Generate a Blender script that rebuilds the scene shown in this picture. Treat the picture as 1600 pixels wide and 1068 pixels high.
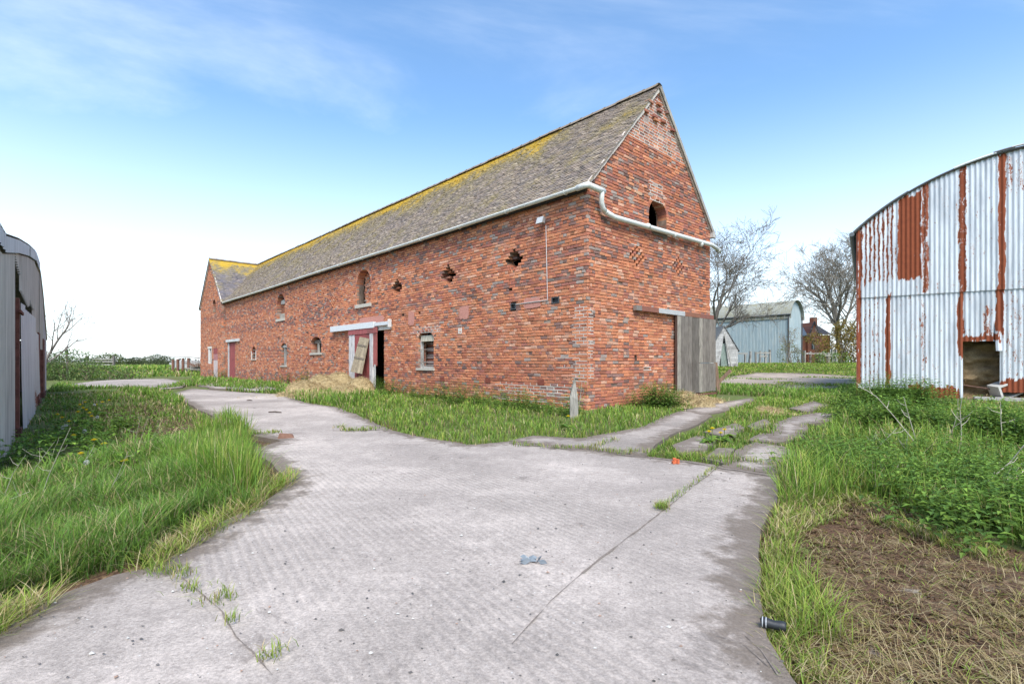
import bpy, math, random
import numpy as np
from mathutils import Vector, Matrix, Euler
for o in list(bpy.data.objects): bpy.data.objects.remove(o)
SC = bpy.context.scene
COL = SC.collection
rng = np.random.default_rng(7)
random.seed(7)
PI = math.pi
# ------------------------------------------------------------------ camera
F = 790.0; CX = 800.0; HY = 565.0; CAMH = 1.1        # focal length and horizon in photo pixels, eye height
cam = bpy.data.cameras.new('camera'); camo = bpy.data.objects.new('camera', cam); COL.objects.link(camo)
camo.location = (0, 0, CAMH); camo.rotation_euler = (PI/2, 0, 0)
cam.sensor_width = 36; cam.lens = 36*F/1600; cam.shift_y = (HY-534)/1600
cam.clip_start = 0.05; cam.clip_end = 12000
SC.camera = camo
# ------------------------------------------------------------------ sky and sun
SUN_EL = math.radians(52); SUN_AZ = math.radians(174)   # compass-like: 0 = +Y, clockwise
w = bpy.data.worlds.new('World'); SC.world = w; w.use_nodes = True
nt = w.node_tree; nt.nodes.clear()
N = nt.nodes.new; L = nt.links.new
wo = N('ShaderNodeOutputWorld'); bg = N('ShaderNodeBackground'); sky = N('ShaderNodeTexSky')
sky.sky_type = 'NISHITA'; sky.sun_disc = False; sky.sun_elevation = SUN_EL; sky.sun_rotation = SUN_AZ
sky.altitude = 50; sky.air_density = 1.0; sky.dust_density = 1.2; sky.ozone_density = 1.6
tc = N('ShaderNodeTexCoord'); sep = N('ShaderNodeSeparateXYZ'); L(tc.outputs['Generated'], sep.inputs[0])
# project the direction on a cloud layer: xy / (z + .12)
add = N('ShaderNodeMath'); add.operation = 'ADD'; add.inputs[1].default_value = 0.14; L(sep.outputs[2], add.inputs[0])
mx = N('ShaderNodeMath'); mx.operation = 'MAXIMUM'; mx.inputs[1].default_value = 0.05; L(add.outputs[0], mx.inputs[0])
dx = N('ShaderNodeMath'); dx.operation = 'DIVIDE'; L(sep.outputs[0], dx.inputs[0]); L(mx.outputs[0], dx.inputs[1])
dy = N('ShaderNodeMath'); dy.operation = 'DIVIDE'; L(sep.outputs[1], dy.inputs[0]); L(mx.outputs[0], dy.inputs[1])
cmb = N('ShaderNodeCombineXYZ'); L(dx.outputs[0], cmb.inputs[0]); L(dy.outputs[0], cmb.inputs[1])
mp = N('ShaderNodeMapping'); mp.inputs['Rotation'].default_value = (0, 0, math.radians(-24)); mp.inputs['Scale'].default_value = (0.55, 1.25, 1)
L(cmb.outputs[0], mp.inputs[0])
cn = N('ShaderNodeTexNoise'); cn.inputs['Scale'].default_value = 0.8; cn.inputs['Detail'].default_value = 9; cn.inputs['Roughness'].default_value = .58; cn.inputs['Distortion'].default_value = .6
L(mp.outputs[0], cn.inputs['Vector'])
cr = N('ShaderNodeMapRange'); cr.interpolation_type = 'SMOOTHSTEP'
cr.inputs['From Min'].default_value = .44; cr.inputs['From Max'].default_value = .78; cr.inputs['To Max'].default_value = .62
L(cn.outputs[0], cr.inputs['Value'])
# thin veil towards the horizon (low haze, all round)
hz = N('ShaderNodeMapRange'); hz.interpolation_type = 'SMOOTHSTEP'
hz.inputs['From Min'].default_value = .46; hz.inputs['From Max'].default_value = -.02; hz.inputs['To Max'].default_value = .80
L(sep.outputs[2], hz.inputs['Value'])
mxx = N('ShaderNodeMath'); mxx.operation = 'MAXIMUM'; L(cr.outputs[0], mxx.inputs[0]); L(hz.outputs[0], mxx.inputs[1])
mix = N('ShaderNodeMix'); mix.data_type = 'RGBA'
L(mxx.outputs[0], mix.inputs['Factor']); tint = N('ShaderNodeMix'); tint.data_type = 'RGBA'; tint.blend_type = 'MULTIPLY'; tint.inputs['Factor'].default_value = 1; tint.inputs['B'].default_value = (.92, 1.13, 1.22, 1)
L(sky.outputs[0], tint.inputs['A']); L(tint.outputs['Result'], mix.inputs['A'])
mix.inputs['B'].default_value = (5.9, 6.25, 6.5, 1)
L(mix.outputs['Result'], bg.inputs[0]); bg.inputs[1].default_value = 0.12
L(bg.outputs[0], wo.inputs[0])
sl = bpy.data.lights.new('sun', 'SUN'); slo = bpy.data.objects.new('sun', sl); COL.objects.link(slo)
sl.energy = 2.4; sl.angle = math.radians(28); sl.color = (1, .95, .87)
sd = Vector((math.sin(SUN_AZ)*math.cos(SUN_EL), math.cos(SUN_AZ)*math.cos(SUN_EL), math.sin(SUN_EL)))
slo.rotation_euler = sd.to_track_quat('Z', 'Y').to_euler(); slo.location = sd*40
SC.view_settings.view_transform = 'Standard'; SC.view_settings.look = 'None'
SC.view_settings.exposure = 1.1; SC.view_settings.gamma = 1; SC.view_settings.use_curve_mapping = False
SC.render.engine = 'CYCLES'

# ------------------------------------------------------------------ helpers: placing
def smooth(a, b, x):
    t = np.clip((np.asarray(x, float)-a)/(b-a), 0, 1); return t*t*(3-2*t)
def _hash(i, j, s):
    v = np.sin(i*127.1+j*311.7+s*74.7)*43758.5453; return v-np.floor(v)
def vnoise(x, y, s=0):
    x = np.asarray(x, float); y = np.asarray(y, float)
    i = np.floor(x); j = np.floor(y); f = x-i; g = y-j; f = f*f*(3-2*f); g = g*g*(3-2*g)
    return (_hash(i,j,s)*(1-f)+_hash(i+1,j,s)*f)*(1-g)+(_hash(i,j+1,s)*(1-f)+_hash(i+1,j+1,s)*f)*g
def fbm(x, y, s=0, o=3):
    r = 0; a = .5
    for k in range(o): r = r+a*vnoise(x*2**k, y*2**k, s+k); a *= .5
    return r/(1-.5**o)
def gz(X, Y):                                   # terrain height: flat yard, rising behind on the right, low bank far left
    X = np.asarray(X, float); Y = np.asarray(Y, float)
    z = 0.92*smooth(33, 46, Y)*smooth(4, 13, X)
    z = z+.45*smooth(38, 52, Y)*smooth(-14, -22, X)*smooth(110, 60, Y)
    return z
def ground(px, py):                             # photo pixel -> point on the terrain
    k = (px-CX)/F; m = (py-HY)/F
    Y = CAMH/m if m > .002 else 400.
    if m > .002:
        ys = np.arange(1, 70, .05); zz = CAMH-m*ys; hit = np.nonzero(zz <= gz(k*ys, ys))[0]
        if len(hit): Y = ys[hit[0]]
    return np.array([k*Y, Y, float(gz(k*Y, Y))])
def at(px, py, Y): return np.array([(px-CX)/F*Y, Y, CAMH-(py-HY)/F*Y])
def G2(pts): return np.array([ground(*p)[:2] for p in pts])
def inpoly(P, poly):
    x, y = P[:, 0], P[:, 1]; c = np.zeros(len(P), bool); n = len(poly)
    for i in range(n):
        x1, y1 = poly[i]; x2, y2 = poly[(i+1) % n]
        if y1 == y2: continue
        m = ((y1 > y) != (y2 > y)) & (x < (x2-x1)*(y-y1)/(y2-y1)+x1); c ^= m
    return c
def sdist(P, poly):                             # signed distance, inside positive, and nearest boundary point
    best = np.full(len(P), 1e9); near = np.zeros((len(P), 2)); n = len(poly)
    for i in range(n):
        a = poly[i]; b = poly[(i+1) % n]; d = b-a; l2 = d@d
        if l2 < 1e-12: continue
        t = np.clip(((P-a)@d)/l2, 0, 1); q = a+t[:, None]*d; dd = np.hypot(*(P-q).T)
        m = dd < best; best[m] = dd[m]; near[m] = q[m]
    return np.where(inpoly(P, poly), best, -best), near
def rough_poly(poly, step=.25, amp=.05, seed=0):
    out = []; n = len(poly); acc = 0
    for i in range(n):
        a = poly[i]; b = poly[(i+1) % n]; l = np.hypot(*(b-a)); k = max(1, int(l/step)); nrm = np.array([-(b-a)[1], (b-a)[0]])/max(l, 1e-6)
        for j in range(k):
            p = a+(b-a)*j/k; acc += 1
            out.append(p+nrm*amp*2*(fbm(np.array(acc*.37), np.array(seed*3.3), seed)-.5)*min(1, l))
    return np.array(out)
# ------------------------------------------------------------------ helpers: meshes
def link(o, parent=None):
    COL.objects.link(o)
    if parent is not None: o.parent = parent
    return o
def mesh_np(name, V, faces, mat, parent=None, col=None, smoothf=False, colname='Col'):
    """faces: list of int arrays (n,k). col: per-face colours in the order of the faces"""
    me = bpy.data.meshes.new(name)
    V = np.asarray(V, np.float32)
    me.vertices.add(len(V)); me.vertices.foreach_set('co', V.ravel())
    faces = [np.asarray(f, np.int32) for f in faces if len(f)]
    li = np.concatenate([f.ravel() for f in faces]); tot = np.concatenate([np.full(len(f), f.shape[1], np.int32) for f in faces])
    st = np.concatenate([[0], np.cumsum(tot)[:-1]]).astype(np.int32)
    me.loops.add(len(li)); me.loops.foreach_set('vertex_index', li.astype(np.int32))
    me.polygons.add(len(tot)); me.polygons.foreach_set('loop_start', st)
    me.polygons.foreach_set('use_smooth', np.full(len(tot), bool(smoothf)))
    me.update(calc_edges=True); me.validate()
    if col is not None:
        a = me.attributes.new(colname, 'FLOAT_COLOR', 'FACE'); c = np.ones((len(tot), 4), np.float32); c[:, :3] = col
        a.data.foreach_set('color', c.ravel())
    me.materials.append(mat)
    return link(bpy.data.objects.new(name, me), parent)
class MB:
    """collects shapes for ONE mesh"""
    def __init__(s): s.v = []; s.f = {3: [], 4: []}; s.c = {3: [], 4: []}; s.n = 0
    def add(s, V, F_, c=(1, 1, 1)):
        for f in F_:
            s.f[len(f)].append([i+s.n for i in f]); s.c[len(f)].append(c)
        s.v.extend([tuple(p) for p in V]); s.n += len(V); return s
    def box(s, a, b, c=(1, 1, 1), M=None):
        x0, y0, z0 = a; x1, y1, z1 = b
        V = [(x0,y0,z0),(x1,y0,z0),(x1,y1,z0),(x0,y1,z0),(x0,y0,z1),(x1,y0,z1),(x1,y1,z1),(x0,y1,z1)]
        if M is not None: V = [M @ Vector(p) for p in V]
        return s.add(V, [(0,3,2,1),(4,5,6,7),(0,1,5,4),(1,2,6,5),(2,3,7,6),(3,0,4,7)], c)
    def bar(s, p, q, w, h=None, c=(1, 1, 1), up=(0, 0, 1)):      # rectangular bar from p to q
        p = Vector(p); q = Vector(q); h = h or w; d = (q-p).normalized(); u = Vector(up)
        if abs(d.dot(u)) > .98: u = Vector((1, 0, 0))
        r = d.cross(u).normalized(); t = r.cross(d)
        V = [e+r*(i*w/2)+t*(j*h/2) for e in (p, q) for i, j in ((-1,-1),(1,-1),(1,1),(-1,1))]
        return s.add(V, [(3,2,1,0),(4,5,6,7),(0,1,5,4),(1,2,6,5),(2,3,7,6),(3,0,4,7)], c)
    def tube(s, pts, rad, n=8, c=(1, 1, 1), cap=True):
        pts = [Vector(p) for p in pts]; m = len(pts); rad = rad if hasattr(rad, '__len__') else [rad]*m
        V = []; prev = None
        for i, p in enumerate(pts):
            d = (pts[min(i+1, m-1)]-pts[max(i-1, 0)]).normalized()
            if prev is None: prev = d.cross(Vector((0, 0, 1)) if abs(d.z) < .9 else Vector((1, 0, 0))).normalized()
            r = (prev-d*prev.dot(d)).normalized(); prev = r; t = d.cross(r)
            V += [p+(r*math.cos(2*PI*k/n)+t*math.sin(2*PI*k/n))*rad[i] for k in range(n)]
        Fs = [(i*n+k, i*n+(k+1) % n, (i+1)*n+(k+1) % n, (i+1)*n+k) for i in range(m-1) for k in range(n)]
        if cap:
            V += [pts[0], pts[-1]]; a, b = m*n, m*n+1
            Fs += [(a, (k+1) % n, k) for k in range(n)]+[(b, (m-1)*n+k, (m-1)*n+(k+1) % n) for k in range(n)]
        return s.add(V, Fs, c)
    def build(s, name, mat, parent=None, smoothf=False):
        fs = [np.array(s.f[k]) for k in (3, 4) if s.f[k]]; c = np.array([x for k in (3, 4) for x in s.c[k]], float)
        return mesh_np(name, np.array(s.v), fs, mat, parent, c, smoothf)
def empty(name, loc=(0, 0, 0), rz=0, parent=None):
    o = bpy.data.objects.new(name, None); o.empty_display_size = .3; link(o, parent); o.location = loc; o.rotation_euler = (0, 0, rz); return o
def tag(o, label=None, cat=None, group=None, kind=None):
    if label: o['label'] = label
    if cat: o['category'] = cat
    if group: o['group'] = group
    if kind: o['kind'] = kind
    return o
def tone(c, a, b): k = random.uniform(a, b); return tuple(x*k for x in c)
def copy_tree(o, parent=None):
    c = o.copy(); COL.objects.link(c); c.parent = parent
    for ch in o.children: copy_tree(ch, c)
    return c
# ------------------------------------------------------------------ helpers: materials
class MT:
    def __init__(s, name):
        s.m = bpy.data.materials.new(name); s.m.use_nodes = True; s.t = s.m.node_tree; s.b = s.t.nodes['Principled BSDF']; s.out = s.t.nodes['Material Output']
        s.b.inputs['Roughness'].default_value = .85; s.b.inputs['Specular IOR Level'].default_value = .25
    def n(s, typ, **kw):
        nd = s.t.nodes.new('ShaderNode'+typ)
        for k, v in kw.items(): setattr(nd, k, v)
        return nd
    def set(s, nd, i, v):
        if hasattr(v, 'is_output') or isinstance(v, bpy.types.NodeSocket): s.t.links.new(v, nd.inputs[i])
        else: nd.inputs[i].default_value = v
    def attr(s, name, out='Color'): nd = s.n('Attribute'); nd.attribute_name = name; return nd.outputs[out]
    def coord(s, which='Object'): return s.n('TexCoord').outputs[which]
    def pos(s): return s.n('NewGeometry').outputs['Position']
    def map(s, vec, scale=(1,1,1), rot=(0,0,0), loc=(0,0,0)):
        nd = s.n('Mapping'); s.set(nd, 0, vec); nd.inputs['Scale'].default_value = scale; nd.inputs['Rotation'].default_value = rot; nd.inputs['Location'].default_value = loc; return nd.outputs[0]
    def noise(s, vec, scale, detail=4, rough=.55, dist=0):
        nd = s.n('TexNoise'); s.set(nd, 'Vector', vec); s.set(nd, 'Scale', scale); s.set(nd, 'Detail', detail); s.set(nd, 'Roughness', rough); s.set(nd, 'Distortion', dist); return nd.outputs[0]
    def ramp(s, v, a, b, lo=0., hi=1., smoothst=True):
        nd = s.n('MapRange'); nd.interpolation_type = 'SMOOTHSTEP' if smoothst else 'LINEAR'
        s.set(nd, 'Value', v); s.set(nd, 'From Min', a); s.set(nd, 'From Max', b); s.set(nd, 'To Min', lo); s.set(nd, 'To Max', hi); return nd.outputs[0]
    def math(s, op, a, b=0., c=None):
        nd = s.n('Math', operation=op); s.set(nd, 0, a); s.set(nd, 1, b)
        if c is not None: s.set(nd, 2, c)
        return nd.outputs[0]
    def mix(s, f, a, b, mode='MIX'):
        nd = s.n('Mix', data_type='RGBA', blend_type=mode); s.set(nd, 'Factor', f)
        for k, v in (('A', a), ('B', b)):
            i = [x for x in nd.inputs if x.name == k and x.type == 'RGBA'][0]
            if isinstance(v, bpy.types.NodeSocket): s.t.links.new(v, i)
            else: i.default_value = (*v, 1) if len(v) == 3 else v
        return [x for x in nd.outputs if x.type == 'RGBA'][0]
    def color(s, c): s.set(s.b, 'Base Color', c if isinstance(c, bpy.types.NodeSocket) else (*c, 1)); return s
    def rough(s, r): s.set(s.b, 'Roughness', r); return s
    def bump(s, h, strength=.5, dist=.01):
        nd = s.n('Bump'); s.set(nd, 'Height', h); s.set(nd, 'Strength', strength); s.set(nd, 'Distance', dist); s.t.links.new(nd.outputs[0], s.b.inputs['Normal']); return s
def scl(m, c, v):      # multiply colour by a scalar socket
    nd = m.n('VectorMath', operation='SCALE'); m.set(nd, 0, c); m.set(nd, 'Scale', v); return nd.outputs[0]

def mat_brick():
    m = MT('brick'); p = m.coord('Object'); c = m.attr('Col')
    k = m.ramp(m.noise(p, 38, 5, .65), .25, .75, .72, 1.22, False); c = scl(m, c, k)
    big = m.ramp(m.noise(p, .9, 5, .6), .42, .68); c = m.mix(m.math('MULTIPLY', big, .22), c, (.22, .11, .085))
    ef = m.ramp(m.noise(p, 3.2, 6, .7), .60, .78); c = m.mix(m.math('MULTIPLY', ef, .38), c, (.56, .40, .33))
    soot = m.ramp(m.noise(p, 14, 4, .6), .62, .74); c = m.mix(m.math('MULTIPLY', soot, .38), c, (.07, .05, .045))
    m.color(c).rough(.9).bump(m.noise(p, 70, 4, .7), .5, .006); return m.m
def mat_attr(name, rough=.85, nscale=20, amt=.25, bump=.3, bscale=60, spec=.25):
    m = MT(name); p = m.coord('Object'); c = scl(m, m.attr('Col'), m.ramp(m.noise(p, nscale, 5, .6), .25, .75, 1-amt, 1+amt, False))
    m.color(c).rough(rough); m.b.inputs['Specular IOR Level'].default_value = spec
    if bump: m.bump(m.noise(p, bscale, 4, .6), bump, .004)
    return m.m
def mat_wood(name):
    m = MT(name); p = m.coord('Object'); g = m.map(p, (14, 14, 1.1))
    n1 = m.noise(g, 3.2, 6, .65, .4); c = scl(m, m.attr('Col'), m.ramp(n1, .28, .72, .42, 1.5, False))
    dk = m.ramp(m.noise(p, 1.7, 4, .6), .5, .7); c = m.mix(m.math('MULTIPLY', dk, .45), c, (.075, .06, .05))
    m.color(c).rough(.92).bump(n1, .6, .006); return m.m
def mat_leaf(name, trans=.35):
    m = MT(name); c = m.attr('Col'); m.color(c).rough(.6)
    tr = m.n('BsdfTranslucent'); m.set(tr, 0, c); mx_ = m.n('MixShader'); mx_.inputs[0].default_value = trans
    m.t.links.new(m.b.outputs[0], mx_.inputs[1]); m.t.links.new(tr.outputs[0], mx_.inputs[2]); m.t.links.new(mx_.outputs[0], m.out.inputs[0]); return m.m
def mat_corr(name, base=(.62, .65, .68), rust=True, tint=(.42, .40, .38)):
    m = MT(name); p = m.coord('Object')
    n1 = m.noise(m.map(p, (2.2, 2.2, .5)), 1.2, 6, .65); n2 = m.noise(p, 9, 6, .7)
    c = m.mix(m.ramp(n1, .42, .70), base, tint); c = scl(m, c, m.ramp(m.noise(m.map(p, (9, 9, .35)), 2, 5, .7), .25, .75, .70, 1.18, False))
    if rust:
        r = m.attr('rust', 'Fac'); fl = m.math('ADD', m.math('MULTIPLY', m.noise(m.map(p, (7, 7, 1.8)), 1.5, 7, .75), .55), m.math('MULTIPLY', m.noise(m.map(p, (7, 7, 3.5)), 4.5, 5, .7), .45))
        v = m.math('ADD', r, m.math('MULTIPLY', m.math('SUBTRACT', fl, .5), 3.0))
        run = m.ramp(v, .36, .52); st = m.ramp(v, .52, .545)
        rc = m.mix(n2, (.135, .036, .020), (.285, .080, .035))
        c = m.mix(m.math('MULTIPLY', run, .33), c, (.46, .24, .11)); c = m.mix(st, c, rc)
        m.rough(m.ramp(st, 0, 1, .5, .95)); m.set(m.b, 'Metallic', m.ramp(st, 0, 1, .12, 0))
        m.bump(m.math('ADD', m.math('MULTIPLY', st, -.5), m.math('MULTIPLY', n2, .5)), .35, .006)
    else: m.rough(.8); m.bump(n2, .3, .005)
    m.color(c); return m.m
M = {}
M['brick'] = mat_brick()
def _mortar(name, a, b):
    m = MT(name); p = m.coord('Object'); m.color(m.mix(m.ramp(m.noise(p, 1.3, 6, .6), .4, .65), a, b)).rough(.97).bump(m.noise(p, 45, 4, .6), .6, .008); return m.m
M['mortar'] = _mortar('mortar', (.17, .11, .085), (.36, .27, .21))
M['mortar_pale'] = _mortar('pale_mortar', (.50, .42, .37), (.62, .56, .50))
M['attr'] = mat_attr('painted'); M['wood'] = mat_wood('weathered_wood'); M['leaf'] = mat_leaf('leaf'); M['straw'] = mat_leaf('straw', .15)
M['bark'] = mat_attr('bark', .95, 6, .35, .6, 18)
M['metal'] = mat_attr('metal', .5, 12, .12, .15, 40, .5)
def mat_tile():
    m = MT('roof_tile'); p = m.coord('Object'); c = scl(m, m.attr('Col'), m.ramp(m.noise(p, 14, 5, .65), .25, .75, .7, 1.3, False))
    sp = m.n('SeparateXYZ'); m.set(sp, 0, p)
    # yellow lichen grows thickest along the ridge
    up = m.ramp(sp.outputs[2], 6.1, 8.75, 0., 1., False); near = m.ramp(sp.outputs[1], 2.0, 5.0, 0, 1)
    v = m.math('ADD', m.math('MULTIPLY', m.math('MULTIPLY', m.math('POWER', up, 3.0), near), .42), m.math('MULTIPLY', m.noise(p, 1.1, 6, .7), .93))
    v = m.math('ADD', v, m.math('MULTIPLY', m.math('SUBTRACT', m.noise(p, 11, 5, .75), .5), .55))
    c = m.mix(m.math('MULTIPLY', m.ramp(v, .42, .66), .60), c, (.25, .20, .075))
    c = m.mix(m.math('MULTIPLY', m.ramp(v, .60, .82), .9), c, (.52, .33, .03))
    pl = m.ramp(m.noise(p, 23, 5, .7), .60, .70); c = m.mix(m.math('MULTIPLY', pl, .5), c, (.42, .41, .36))
    m.color(c).rough(.92).bump(m.noise(p, 50, 4, .6), .5, .006); return m.m
M['tile'] = mat_tile()
# ------------------------------------------------------------------ ground sheet
def axis(lo, hi, s0, s1, c):          # non-uniform grid lines: step s0 near c growing to far
    out = [c]; x = c
    while x < hi: x += min(s1, max(s0, abs(x-c)*.035, s0)) if abs(x-c) < 60 else abs(x-c)*.25; out.append(x)
    x = c; left = []
    while x > lo: x -= min(s1, max(s0, abs(x-c)*.035, s0)) if abs(x-c) < 60 else abs(x-c)*.25; left.append(x)
    return np.array(left[::-1]+out)
def grid_mesh(xs, ys, zf):
    X, Y = np.meshgrid(xs, ys); Z = zf(X, Y); V = np.stack([X.ravel(), Y.ravel(), Z.ravel()], 1)
    nx, ny = len(xs), len(ys); i = np.arange(nx-1)[None, :]+np.arange(ny-1)[:, None]*nx; i = i.ravel()
    return V, np.stack([i, i+1, i+1+nx, i+nx], 1)
# concrete outlines, traced on the photograph and laid on the flat yard
MAIN_PX = [(452,748),(425,722),(398,706),(440,690),(395,682),(350,662),(318,645),(292,630),(262,616),(300,607),(380,613),(440,616),(478,630),(525,636),(565,652),(612,673),(690,690),(735,697),(793,691),(870,699),(960,709),(1020,715),(1080,722),(1150,735),(1216,746),(1216,790),(1192,850),(1182,930),(1195,1000),(1235,1068)]
MAIN_END = [(0,990),(60,955),(105,930),(180,900),(240,888),(290,862),(330,826),(400,795),(440,768)]
main = np.vstack([G2(MAIN_PX), [[.95, 1.2], [.9, .1], [-4.5, .1], [-4.2, 1.3]], G2([(-120,1050)]), G2(MAIN_END)])
main = rough_poly(main, .22, .07, 3)
FAR_PX = [(96,602),(150,595),(205,592),(262,592),(300,599),(285,606),(240,609),(200,604),(150,606)]
farc = rough_poly(G2(FAR_PX), .6, .15, 5)
PATHS = [[(795,690),(835,681),(905,686),(1000,668),(1035,652),(1062,643),(1090,640),(1112,650),(1090,664),(1050,680),(1022,697),(1010,713),(960,708),(870,698)],
         [(1066,641),(1120,630),(1172,622),(1180,625),(1160,634),(1125,645),(1098,648)],
         [(1128,732),(1150,706),(1180,692),(1225,699),(1248,712),(1225,735),(1214,744)],
         [(1170,690),(1188,678),(1215,679),(1233,689),(1215,693)],
         [(1200,688),(1206,666),(1235,652),(1275,646),(1318,649),(1300,658),(1262,664),(1258,682),(1236,690)],
         [(1050,698),(1090,682),(1120,690),(1105,706),(1060,710)],
         [(1100,720),(1122,704),(1146,704),(1130,728)],
         [(1168,668),(1195,656),(1205,664),(1180,674)],
         [(1232,640),(1270,628),(1296,634),(1262,646)],
         [(1100,678),(1150,664),(1165,672),(1140,688)]]
paths = [rough_poly(G2(p), .16, .05, 11+i) for i, p in enumerate(PATHS)]
TRACK_PX = [(1120,600),(1128,590),(1180,583),(1260,584),(1338,588),(1420,592),(1420,602),(1330,604),(1290,612),(1240,610),(1190,606),(1150,603)]
track = rough_poly(G2(TRACK_PX), .7, .22, 31)
LANE_PX = [(300,600),(350,598),(420,602),(440,609),(400,612),(330,607)]
lane = rough_poly(G2(LANE_PX), .5, .15, 37)
MOSS_PX = [(1225,800),(1330,770),(1480,815),(1640,870),(1900,1000),(1700,1160),(1330,1160),(1240,1000),(1215,900)]
moss = G2(MOSS_PX)
MOSSL_PX = [(150,640),(250,625),(330,660),(345,700),(300,730),(200,720)]
mossl = G2(MOSSL_PX)
def gnoise(X, Y):
    near = smooth(60, 25, np.hypot(X, Y))
    return near*(.05*(fbm(X*1.3, Y*1.3, 1)-.5)+.03*(fbm(X*7, Y*7, 5)-.5))
xs = axis(-6000, 6000, .07, 3, 0); ys = axis(-400, 9000, .07, 3, 4)
V, Q = grid_mesh(xs, ys, lambda X, Y: gz(X, Y)+gnoise(X, Y)-.03)
P2 = V[:, :2]
sm, _ = sdist(P2[np.hypot(P2[:,0], P2[:,1]) < 60], main)
dmain = np.full(len(P2), -50.); dmain[np.hypot(P2[:,0], P2[:,1]) < 60] = sm
V[:, 2] -= .05*smooth(-.10, .06, dmain)
dm, _ = sdist(P2, moss); dm = dm+1.1*(fbm(P2[:, 0]*2.2, P2[:, 1]*2.2, 21)-.5); dl, _ = sdist(P2, mossl)
brown = np.maximum(smooth(-.35, .25, dm), .9*smooth(-.5, .5, dl))
brown = np.maximum(brown, .8*smooth(-.42, -.05, dmain)*smooth(16, 8, P2[:, 1]))
V[:, 2] += brown*smooth(.0, .3, dm)*.035*(fbm(P2[:, 0]*14, P2[:, 1]*14, 9)-.3)
def mat_ground():
    m = MT('earth'); p = m.pos(); b = m.attr('brown', 'Fac')
    n1 = m.noise(p, .5, 5, .6); n2 = m.noise(p, 6, 6, .7); n3 = m.noise(p, 42, 5, .7)
    gr = m.mix(m.ramp(n2, .35, .65), (.085, .072, .035), (.14, .15, .045)); gr = m.mix(m.ramp(n1, .35, .7), gr, (.12, .17, .04))
    so = m.mix(m.ramp(n3, .3, .7), (.055, .030, .018), (.17, .095, .055)); so = m.mix(m.ramp(n2, .52, .68), so, (.30, .22, .12))
    so = m.mix(m.math('MULTIPLY', m.ramp(m.noise(p, 2.3, 5, .65), .62, .70), .8), so, (.38, .34, .30))
    c = m.mix(m.ramp(m.math('ADD', b, m.math('MULTIPLY', m.math('SUBTRACT', n2, .5), 1.1)), .35, .6), gr, so)
    c = scl(m, c, m.ramp(n3, .3, .7, .75, 1.2, False))
    m.color(c).rough(.97).bump(m.math('ADD', n3, n2), .8, .03); return m.m
go = mesh_np('ground', V, [Q], mat_ground(), smoothf=True); tag(go, 'grassy farmyard ground with bare brown soil', 'ground', kind='structure')
a = go.data.attributes.new('brown', 'FLOAT', 'POINT'); a.data.foreach_set('value', brown.astype(np.float32))
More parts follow.
